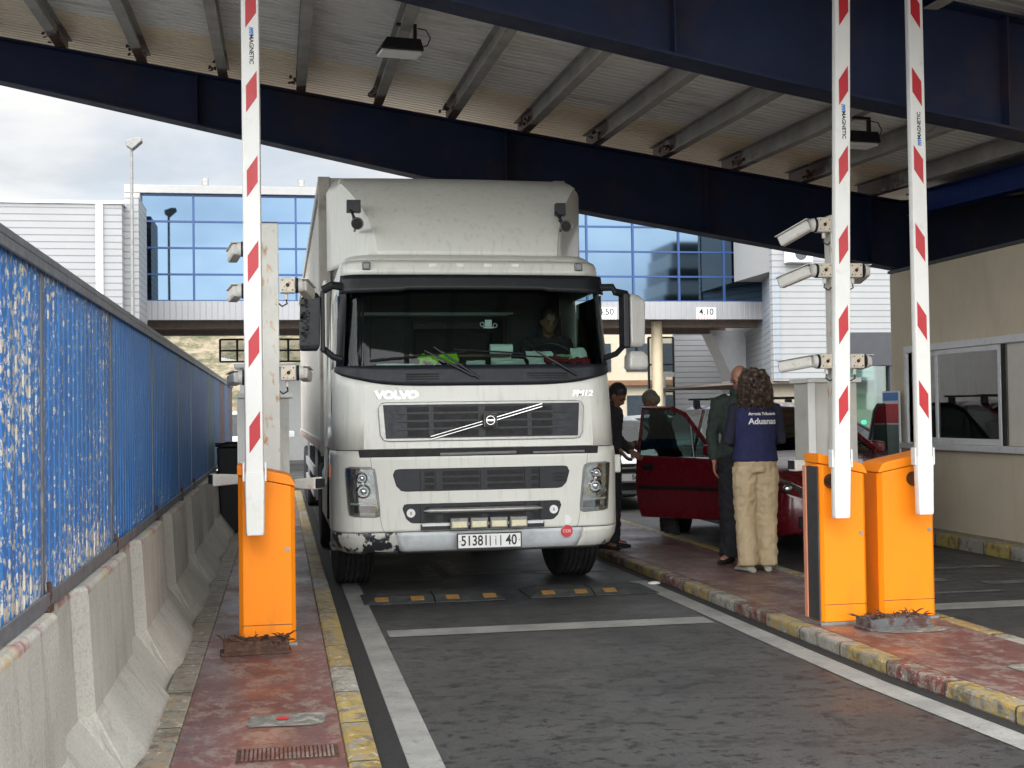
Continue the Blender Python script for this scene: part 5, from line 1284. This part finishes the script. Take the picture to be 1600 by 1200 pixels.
for y_ in (2.25, 3.05):
    q = MB().box(-.72, .72, y_-.035, y_+.035, 1.69, 1.715)
    for s in (-1, 1): q.box(s*.62-.04, s*.62+.04, y_-.03, y_+.03, 1.60, 1.689)
    q.build('roof_bar', 'black_plastic', rc, bevel=.006)
# white roof sheen panel of the people carrier
# open doors
def car_door(s, ang, lab):
    d = bpy.data.objects.new('door', None); COL.objects.link(d); d.parent = rc; d.location = (s*w*.985, 1.38, 0); d.rotation_euler = (0, 0, R(ang)); d['label'] = lab
    # door lies along +y from hinge, outer face towards s
    q = MB(); t = .035
    prof = [(0, .36), (.03, .30), (1.12, .30), (1.17, .42), (1.20, .70), (1.18, BL+.02), (0, BL-.02)]
    q.loft([[(s*-t, y, z) for y, z in prof], [(s*t*.6, y, z) for y, z in prof]]).build('door_panel', 'red_car_paint', d, bevel=.015)
    f = MB(); f.tube([(0, .06, BL-.02), (0, .50, H-.10), (0, .68, H-.03), (0, 1.08, H-.02), (0, 1.16, BL)], [(.028, .020)]*5, 6).tube([(0, .38, BL), (0, .42, H-.20)], [(.014, .014)]*2, 6)
    f.build('window_frame', 'red_car_paint' if s < 0 else 'black_plastic', d)
    MB().loft([[(s*.006, y, z) for y, z in ((.10, BL), (.50, H-.12), (.68, H-.05), (1.06, H-.04), (1.14, BL))], [(s*.012, y, z) for y, z in ((.10, BL), (.50, H-.12), (.68, H-.05), (1.06, H-.04), (1.14, BL))]]).build('window', 'car_glass', d)
    MB().box(*sorted((-s*(t+.004), -s*(t+.03))), .10, 1.10, .62, .66).box(*sorted((-s*(t+.004), -s*(t+.02))), .1, 1.1, .36, .60).build('inner_trim', 'dark_cloth', d, bevel=.01)
    MB().box(*sorted((s*(t*.6+.001), s*(t*.6+.012))), .05, 1.15, .635, .675).build('rubbing_strip', 'black_plastic', d, bevel=.004)
    MB().box(*sorted((s*(t*.6+.002), s*(t*.6+.02))), .92, 1.08, .86, .93).build('handle', 'black_plastic', d, bevel=.012)
    MB().loft([[(s*.04, .06, BL+.02), (s*.20, .08, BL+.02), (s*.20, .08, BL+.15), (s*.04, .06, BL+.16)], [(s*.04, .14, BL+.02), (s*.19, .16, BL+.03), (s*.19, .16, BL+.14), (s*.04, .14, BL+.16)]]).build('mirror', 'red_car_paint', d, bevel=.02)
car_door(-1, 40, 'open driver door seen from outside'); car_door(1, -38, 'open passenger door on the right')
car((5.55, 19.6, 0), 0, 'silver_car_paint', 'pale car with plate 5650 waiting behind the open red door', plate='5650')
car((9.7, 18.6, 0), 20, 'silver_car_paint', 'silver car parked beyond the booth corner, seen between the right barrier arms')
GP = 'cars parked beyond the bridge'
car((8.3, 40, 0), 80, 'white_car_paint', 'white car parked sideways far behind the truck mirror', group=GP)
car((9.6, 47, 0), 85, 'dark_blue_car_paint', 'dark blue car parked farthest away under the bridge', group=GP)
car((9.9, 30, 0), 10, 'silver_car_paint', 'silver car standing in front of the cream bridge column', group=GP)
car((-1.3, 37, 0), 5, 'dark_blue_car_paint', 'dark blue car glimpsed between the blue fence and the left mast', group=GP)
car((-.75, 26.8, 0), 0, 'white_car_paint', 'white van like car glimpsed between the left cabinet and the trailer', hi=1.15, group=GP)

# ------------------------------------------------------------------ people
def vox(mb_, name, mat, parent, voxel=.014, smooth=6, label=None, bump=None):
    o = mb_.build('tmp', mat); rm = o.modifiers.new('r', 'REMESH'); rm.mode = 'VOXEL'; rm.voxel_size = voxel; rm.use_smooth_shade = True
    sm = o.modifiers.new('s', 'SMOOTH'); sm.iterations = smooth; sm.factor = .5
    if bump:
        tx = bpy.data.textures.new('folds', 'CLOUDS'); tx.noise_scale = bump[1]; dm = o.modifiers.new('d', 'DISPLACE'); dm.texture = tx; dm.strength = bump[0]; dm.mid_level = .5
    dg = bpy.context.evaluated_depsgraph_get(); me = bpy.data.meshes.new_from_object(o.evaluated_get(dg)); me.name = name
    n = bpy.data.objects.new(name, me); COL.objects.link(n)
    if parent: n.parent = parent
    bpy.data.objects.remove(o)
    for p in me.polygons: p.use_smooth = True
    if label: n['label'] = label
    return n
def V(*a): return Vector(a)
def hand(mb_, wrist, d, palm_n, side, curl=.5, k=1.0):
    """five separate fingers; d = direction of the hand, palm_n = palm normal, side = +1/-1 where the thumb sits"""
    d = d.normalized(); n_ = (palm_n-d*palm_n.dot(d)).normalized(); s_ = d.cross(n_)*side
    c = wrist+d*.05*k; mb_.tube([wrist-d*.01, wrist+d*.02*k, c, wrist+d*.09*k], [(.020*k, .024*k), (.016*k, .034*k), (.015*k, .040*k), (.012*k, .036*k)], 10) if False else None
    # palm as a flattened box
    P = [wrist-d*.01, wrist+d*.095*k]
    ring_ = lambda p, a, b: [p+s_*a*math.cos(t)+n_*b*math.sin(t) for t in [2*math.pi*j/10 for j in range(10)]]
    mb_.loft([ring_(wrist-d*.015, .026*k, .022*k), ring_(wrist+d*.03*k, .038*k, .017*k), ring_(wrist+d*.09*k, .042*k, .014*k)])
    for i, (o, ln) in enumerate(((.031, .075), (.011, .083), (-.011, .077), (-.031, .060))):
        p0 = wrist+d*.085*k+s_*o*k; a = curl*(.8+.12*i); p1 = p0+(d*math.cos(a*.5)+n_*math.sin(a*.5))*ln*.45*k; p2 = p1+(d*math.cos(a*1.3)+n_*math.sin(a*1.3))*ln*.32*k; p3 = p2+(d*math.cos(a*2)+n_*math.sin(a*2))*ln*.25*k
        mb_.tube([p0, p1, p2, p3], [.0105*k, .0098*k, .009*k, .007*k], 8)
    t0 = wrist+d*.02*k+s_*.03*k; t1 = t0+(d*.6+s_*.7+n_*.2)*.038*k; t2 = t1+(d*.9+s_*.2+n_*.35)*.034*k
    mb_.tube([t0, t1, t2, t2+(d+n_*.4)*.018*k], [.014*k, .012*k, .010*k, .007*k], 8)
def head_mesh(mb_, c, face, k=1.0, upv=None):
    """c = centre of head, face = facing direction"""
    f = face.normalized(); u = (upv or V(0, 0, 1)); u = (u-f*u.dot(f)).normalized(); s = f.cross(u)
    def E(o, r, n=10):
        vs_ = MB().ball((0, 0, 0), r, n); M = Matrix((s, f, u)).transposed().to_4x4(); M.translation = c+s*o[0]*k+f*o[1]*k+u*o[2]*k
        mb_.add([tuple(V(*p)*k) for p in vs_.v], vs_.f, M)
    E((0, -.012, .03), (.077, .095, .09)); E((0, .018, -.035), (.062, .07, .075)); E((0, .045, -.085), (.035, .035, .028))       # skull, face, chin
    E((0, .095, -.022), (.013, .020, .026), 6); E((0, .098, -.034), (.018, .013, .011), 6)     # nose
    E((0, .082, -.062), (.026, .012, .008), 6)                                                  # lips
    for q in (-1, 1): E((q*.078, -.005, -.015), (.010, .020, .032), 6); E((q*.03, .078, .012), (.024, .012, .008), 6)
    return f, u, s
def eyes(par, c, face, k=1.0, upv=None):
    f = face.normalized(); u = (upv or V(0, 0, 1)); u = (u-f*u.dot(f)).normalized(); s = f.cross(u); q = MB(); b_ = MB()
    for t in (-1, 1):
        q.ball(tuple(c+s*.03*t*k+f*.079*k+u*-.004*k), .0095*k, 6); b_.tube([c+s*(.015*t)*k+f*.093*k+u*.017*k, c+s*(.045*t)*k+f*.083*k+u*.019*k], .004, 5)
    q.build('eyes', 'ink', par); b_.build('eyebrows', 'hair_dark', par)
def limb(mb_, pts, rs): mb_.tube(pts, rs, 12)
def person(origin, rz, k, lab, J, skin, top, sleeve, legs, shoe='dark_cloth', hairf=None, topbot=.86, group=None, bust=1.0, jacket=True, legk=1.0, handcurl=.6, shoe_len=.25, extra=None):
    """J: joints in local metres for a 1.75 m figure; figure faces +y"""
    c = J['head']; body = MB()
    f, u, s = head_mesh(body, V(*c), V(*J['face']), 1.0)
    nk = V(*J['neck']); ch = V(*J['chest']); pv = V(*J['pelvis'])
    limb(body, [nk-V(0, 0, .03), V(*c)-V(0, 0, .06)-f*.02], [.060, .054])
    ax = V(1, 0, 0)
    def torso(mb_, e):
        w1 = ch.lerp(pv, .55)
        mb_.tube([nk, nk.lerp(ch, .35), ch, w1, pv.lerp(w1, .3), pv-V(0, 0, .06)], [(.065+e, .07+e), (.085+e, .185+e), (.115+e, .175+e), (.10+e, .145+e), (.118+e, .172+e), (.11+e, .16+e)][0:6], 16) if False else None
        def rg(p, a, b): return [(p.x+a*math.cos(t), p.y+b*math.sin(t), p.z) for t in [2*math.pi*j/18 for j in range(18)]]
        mb_.loft([rg(pv-V(0, 0, .08), .13*J.get('hip', 1)+e, .10+e), rg(pv, .168*J.get('hip', 1)+e, .118+e), rg(pv.lerp(w1, .55), .158+e, .11+e), rg(w1, .142+e, .10+e), rg(ch, .168+e, .118*bust+e), rg(ch.lerp(nk, .5), .185+e, .108+e), rg(ch.lerp(nk, .82), .13+e, .085+e), rg(nk+V(0, 0, .01), .065+e, .062+e)])
    torso(body, 0)
    shd = []
    for q in ('l', 'r'):
        a = [V(*p) for p in J['arm_'+q]]; limb(body, a, [.050, .038, .028]); limb(body, [a[0].lerp(a[1], .25), a[0].lerp(a[1], .5)], [.048, .046])
        d = (a[2]-a[1]).normalized(); hd = V(*J.get('hand_'+q, tuple(d))); hand(body, a[2], hd, V(*J.get('palm_'+q, (0.3 if q == 'l' else -.3, .5, 0))), 1 if q == 'l' else -1, handcurl)
        b = [V(*p) for p in J['leg_'+q]]; limb(body, [b[0], b[0].lerp(b[1], .4), b[1], b[1].lerp(b[2], .35), b[2]], [.088, .078, .055, .056, .038])
        t = V(*J.get('toe_'+q, (0, 1, 0))); limb(body, [b[2]-t*.02+V(0, 0, -.03), b[2]+t*.15+V(0, 0, -.05)], [.036, .024])
    bo_ = vox(body, 'person', skin, None, .011, 3); bo_.location = origin; bo_.rotation_euler = (0, 0, R(rz)); bo_.scale = (k, k, k); tag(bo_, lab, 'person', group)
    eyes(bo_, V(*c), V(*J['face']))
    # trousers
    tz = MB(); w1 = ch.lerp(pv, .55)
    def rg(p, a, b): return [(p.x+a*math.cos(t), p.y+b*math.sin(t), p.z) for t in [2*math.pi*j/18 for j in range(18)]]
    e = .02; hp = J.get('hip', 1)
    tz.loft([rg(pv-V(0, 0, .09), .155*hp+e, .115+e), rg(pv, .168*hp+e, .122+e), rg(pv.lerp(w1, .6), .150+e, .108+e)])
    for q in ('l', 'r'):
        b = [V(*p) for p in J['leg_'+q]]; limb(tz, [b[0], b[0].lerp(b[1], .35), b[1], b[1].lerp(b[2], .4), b[1].lerp(b[2], .8), b[2]+V(0, 0, -.035)], [.118, .108*legk, .088*legk, .086*legk, .086*legk, .088*legk])
    vox(tz, 'trousers', legs, bo_, .011, 4, bump=(.03, .045))
    # top with sleeves
    def sleeves(mb_, e, upto=.93):
        for q in ('l', 'r'):
            a = [V(*p) for p in J['arm_'+q]]; sh_ = a[0]; limb(mb_, [nk.lerp(sh_, .55)+V(0, 0, -.01), sh_, sh_.lerp(a[1], .5), a[1], a[1].lerp(a[2], .5), a[1].lerp(a[2], upto)], [.062+e, .066+e, .056+e, .050+e, .044+e, .040+e])
    if top == sleeve:
        tp = MB(); torso(tp, .022); low = pv+V(0, 0, topbot-.92); tp.loft([rg(low-V(0, 0, .04), .178*hp, .135), rg(pv+V(0, 0, .06), .18*hp, .135)]); sleeves(tp, .008)
        vox(tp, 'jacket', top, bo_, .012, 4, bump=(.028, .045))
        cl = MB(); cl.tube([(nk.x+.075*math.cos(t), nk.y+.07*math.sin(t), nk.z+.035) for t in [2*math.pi*j/16 for j in range(17)]], [(.035, .014)]*17, 8); cl.build('collar', top, bo_, smooth=True)
    else:
        sl_m = MB(); sleeves(sl_m, .0); sl_m.loft([rg(ch, .16, .12), rg(ch.lerp(nk, .9), .09, .08)]); vox(sl_m, 'sweater', sleeve, bo_, .013, 5, bump=(.02, .07))
        tp = MB()
        def rg(p, a, b): return [(p.x+a*math.cos(t), p.y+b*math.sin(t), p.z) for t in [2*math.pi*j/18 for j in range(18)]]
        tp.loft([rg(pv+V(0, 0, .0), .205*hp, .150), rg(pv.lerp(w1, .6), .190, .142), rg(w1, .184, .138), rg(ch, .200, .150), rg(ch.lerp(nk, .45), .205, .135), rg(ch.lerp(nk, .78), .165, .105), rg(nk, .08, .08)])
        vox(tp, 'vest', top, bo_, .012, 5, bump=(.018, .10))
    # shoes
    for q in ('l', 'r'):
        b = V(*J['leg_'+q][2]); t = V(*J.get('toe_'+q, (0, 1, 0))).normalized(); zf = J.get('foot_z_'+q, 0); sd_ = t.cross(V(0, 0, 1))
        sh = MB(); P_ = [(-.075, .030, .035), (-.05, .038, .06), (.03, .040, .065), (.10, .046, .045), (.165, .040, .035), (.195, .022, .025)]
        sh.loft([[b+t*o+sd_*w_*math.cos(a)+V(0, 0, -b.z+zf+.002+(h_*.5)*(1+math.sin(a))*(1 if math.sin(a) > -1 else 1)) for a in [2*math.pi*j/14 for j in range(14)]] for o, w_, h_ in P_])
        sh.build('shoe', shoe, bo_, smooth=True)
    if hairf: hairf(bo_, V(*c), f, u, s)
    return bo_
def hair_short(mat, cover=.5, bald=False):
    def fn(par, c, f, u, s):
        q = MB(); M = Matrix((s, f, u)).transposed().to_4x4(); M.translation = c
        if bald:
            vs_ = MB().ball((0, -.03, -.005), (.082, .082, .045), 10); q.add(vs_.v, vs_.f, M)
        else:
            vs_ = MB().ball((0, -.022, .045), (.085, .098, .088), 12); q.add(vs_.v, vs_.f, M); vs_ = MB().ball((0, -.05, -.01), (.082, .07, .07), 10); q.add(vs_.v, vs_.f, M)
        vox(q, 'hair', mat, par, .009, 3, bump=(.012, .02))
    return fn
def hair_curly(par, c, f, u, s):
    rd = random.Random(5); q = MB(); M = Matrix((s, f, u)).transposed().to_4x4(); M.translation = c
    vs_ = MB().ball((0, -.035, .02), (.098, .105, .095), 12); q.add(vs_.v, vs_.f, M); vs_ = MB().ball((0, -.055, -.10), (.118, .078, .12), 12); q.add(vs_.v, vs_.f, M)
    for i in range(60):
        a = rd.uniform(0, 6.28); z_ = rd.uniform(-.19, .12); rr_ = (.115+.10*max(0, -z_))*math.sqrt(max(.05, 1-((z_+.05)/.21)**2)); p = V(rr_*math.cos(a)*1.12, rr_*math.sin(a)-.045, z_)
        if p.y > .055 and z_ < .08: continue
        vs_ = MB().ball(tuple(p), rd.uniform(.016, .030), 5); q.add(vs_.v, vs_.f, M)
    vox(q, 'hair', 'curly_hair', par, .008, 1, bump=(.012, .015))
    cu = MB()
    for i in range(1500):
        a = rd.uniform(0, 6.28); z_ = rd.uniform(-.19, .12); rr_ = (.122+.12*max(0, -z_))*math.sqrt(max(.05, 1-((z_+.04)/.20)**2)); p = V(rr_*math.cos(a)*1.13, rr_*math.sin(a)-.045, z_)
        if p.y > .06 and z_ < .08: continue
        ln = rd.uniform(.03, .085); ph = rd.uniform(0, 6.28); rad = rd.uniform(.005, .012); pts = []
        o = V(p.x, p.y+.045, 0).normalized()*rd.uniform(.0, .02)
        for t in range(9): tt = t/8; pts.append(M @ (p+o*tt+V(rad*math.cos(ph+tt*9), rad*math.sin(ph+tt*9), -ln*tt)))
        cu.tube(pts, .0028, 3)
    cu.build('curls', 'curly_hair', par)
A = dict
wJ = A(head=(0, .02, 1.62), face=(.1, 1, -.18), neck=(0, -.01, 1.47), chest=(0, 0, 1.28), pelvis=(0, 0, .95), hip=1.0,
       arm_l=[(-.175, 0, 1.41), (-.235, -.02, 1.13), (-.10, .19, 1.10)], arm_r=[(.175, 0, 1.41), (.235, .0, 1.13), (.08, .20, 1.12)],
       leg_l=[(-.085, 0, .90), (-.095, .02, .50), (-.085, -.03, .09)], leg_r=[(.085, 0, .90), (.10, .03, .50), (.10, .04, .09)], toe_l=(-.35, 1, 0), toe_r=(.15, 1, 0))
wo = person((4.28, 11.15, H0), -6, 1.055, 'woman with curly hair, navy vest lettered on the back and beige trousers, seen from behind', wJ, 'skin', 'navy_cloth', 'navy_sleeve', 'beige_cloth', shoe='trailer_frame', hairf=hair_curly, legk=1.04)
def on_back(txt, size, z, y, bold=.001, sx=1.0, x=0):
    vs_, fs_ = text_mesh(txt, size, ext=.0015, bold=bold, sx=sx); M = T(x, y, z)@FACE
    # wrap the word round the back
    out_ = []
    for p in vs_:
        q = M @ Vector(p); a = max(-.95, min(.95, q.x/.205)); out_.append((q.x, -math.sqrt(1-a*a)*.158*(1 if z < 1.34 else .985)-.010+(p[2] < 0)*.004+y, q.z))
    MB().add(out_, fs_).build('lettering', 'white_plate', wo)
on_back('Agencia Tributaria', .034, 1.365, .0, sx=.95, x=.03); on_back('Aduanas', .072, 1.30, -.004, bold=.0015, sx=1.0, x=.03)
mJ = A(head=(0, .05, 1.63), face=(.35, 1, -.35), neck=(0, 0, 1.48), chest=(0, 0, 1.30), pelvis=(0, 0, .95),
       arm_l=[(-.19, 0, 1.42), (-.25, .02, 1.14), (-.20, .20, 1.02)], arm_r=[(.19, 0, 1.42), (.245, -.02, 1.15), (.235, .03, .90)], hand_r=(0, .1, -1), palm_r=(-1, .2, 0),
       leg_l=[(-.09, 0, .90), (-.10, .02, .50), (-.10, 0, .09)], leg_r=[(.09, 0, .90), (.11, .02, .50), (.12, 0, .09)], toe_l=(-.2, 1, 0), toe_r=(.5, .85, 0))
person((4.40, 11.85, H0), 165, 1.09, 'bald man in a dark green jacket and dark trousers standing behind the curly haired woman', mJ, 'skin', 'green_cloth', 'green_cloth', 'dark_cloth', shoe='deep_black', hairf=None)
gJ = A(head=(0, .18, 1.60), face=(-.2, 1, -.8), neck=(0, .10, 1.45), chest=(0, .06, 1.28), pelvis=(0, -.04, .95),
       arm_l=[(-.185, .08, 1.40), (-.24, .18, 1.10), (-.16, .38, 1.08)], arm_r=[(.185, .08, 1.40), (.24, .2, 1.10), (.14, .40, 1.10)],
       leg_l=[(-.09, -.02, .90), (-.13, .0, .50), (-.15, -.04, .09)], leg_r=[(.09, -.02, .90), (.11, .03, .50), (.13, .0, .09)], toe_l=(-.5, .8, 0), toe_r=(.3, 1, 0))
person((4.66, 15.1, 0), 75, 1.05, 'grey haired person in a dark green jacket bending behind the open red car door', gJ, 'skin_dark', 'green_cloth', 'green_cloth', 'dark_cloth', shoe='deep_black', hairf=hair_short('hair_grey'))
kJ = A(head=(0, .13, 1.56), face=(.1, 1, -.75), neck=(0, .05, 1.44), chest=(0, .03, 1.28), pelvis=(0, 0, .95),
       arm_l=[(-.185, .03, 1.40), (-.23, .02, 1.12), (-.14, .22, .98)], arm_r=[(.185, .03, 1.40), (.235, .02, 1.14), (.20, .24, 1.0)], hand_r=(-.1, .5, -.6), hand_l=(0, .6, -.4),
       leg_l=[(-.09, 0, .90), (-.10, .02, .50), (-.10, 0, .09)], leg_r=[(.09, 0, .90), (.11, .02, .50), (.12, 0, .09)], toe_l=(-.2, 1, 0), toe_r=(.2, 1, 0))
person((3.50, 13.55, H0), 232, 1.06, 'dark haired person in a dark jacket looking down beside the right flank of the truck', kJ, 'skin_dark', 'dark_cloth', 'dark_cloth', 'dark_cloth', shoe='deep_black', hairf=hair_short('hair_dark'))
# seated driver
dJ = A(head=(0, .10, 1.62), face=(-.1, 1, -.25), neck=(0, 0, 1.47), chest=(0, 0, 1.28), pelvis=(0, .0, .95),
       arm_l=[(-.175, 0, 1.41), (-.24, .12, 1.17), (-.15, .36, 1.18)], arm_r=[(.175, 0, 1.41), (.24, .12, 1.17), (.14, .36, 1.18)],
       leg_l=[(-.09, .02, .90), (-.12, .42, .92), (-.12, .48, .52)], leg_r=[(.09, .02, .90), (.12, .42, .92), (.12, .48, .52)], foot_z_l=.45, foot_z_r=.45)
person((TX+.83, TY+1.16, .80), 180, 1.0, 'driver in dark clothes sitting behind the right side of the truck windscreen', dJ, 'skin_dark', 'dark_cloth', 'dark_cloth', 'dark_cloth', shoe='deep_black', hairf=hair_short('hair_dark'))
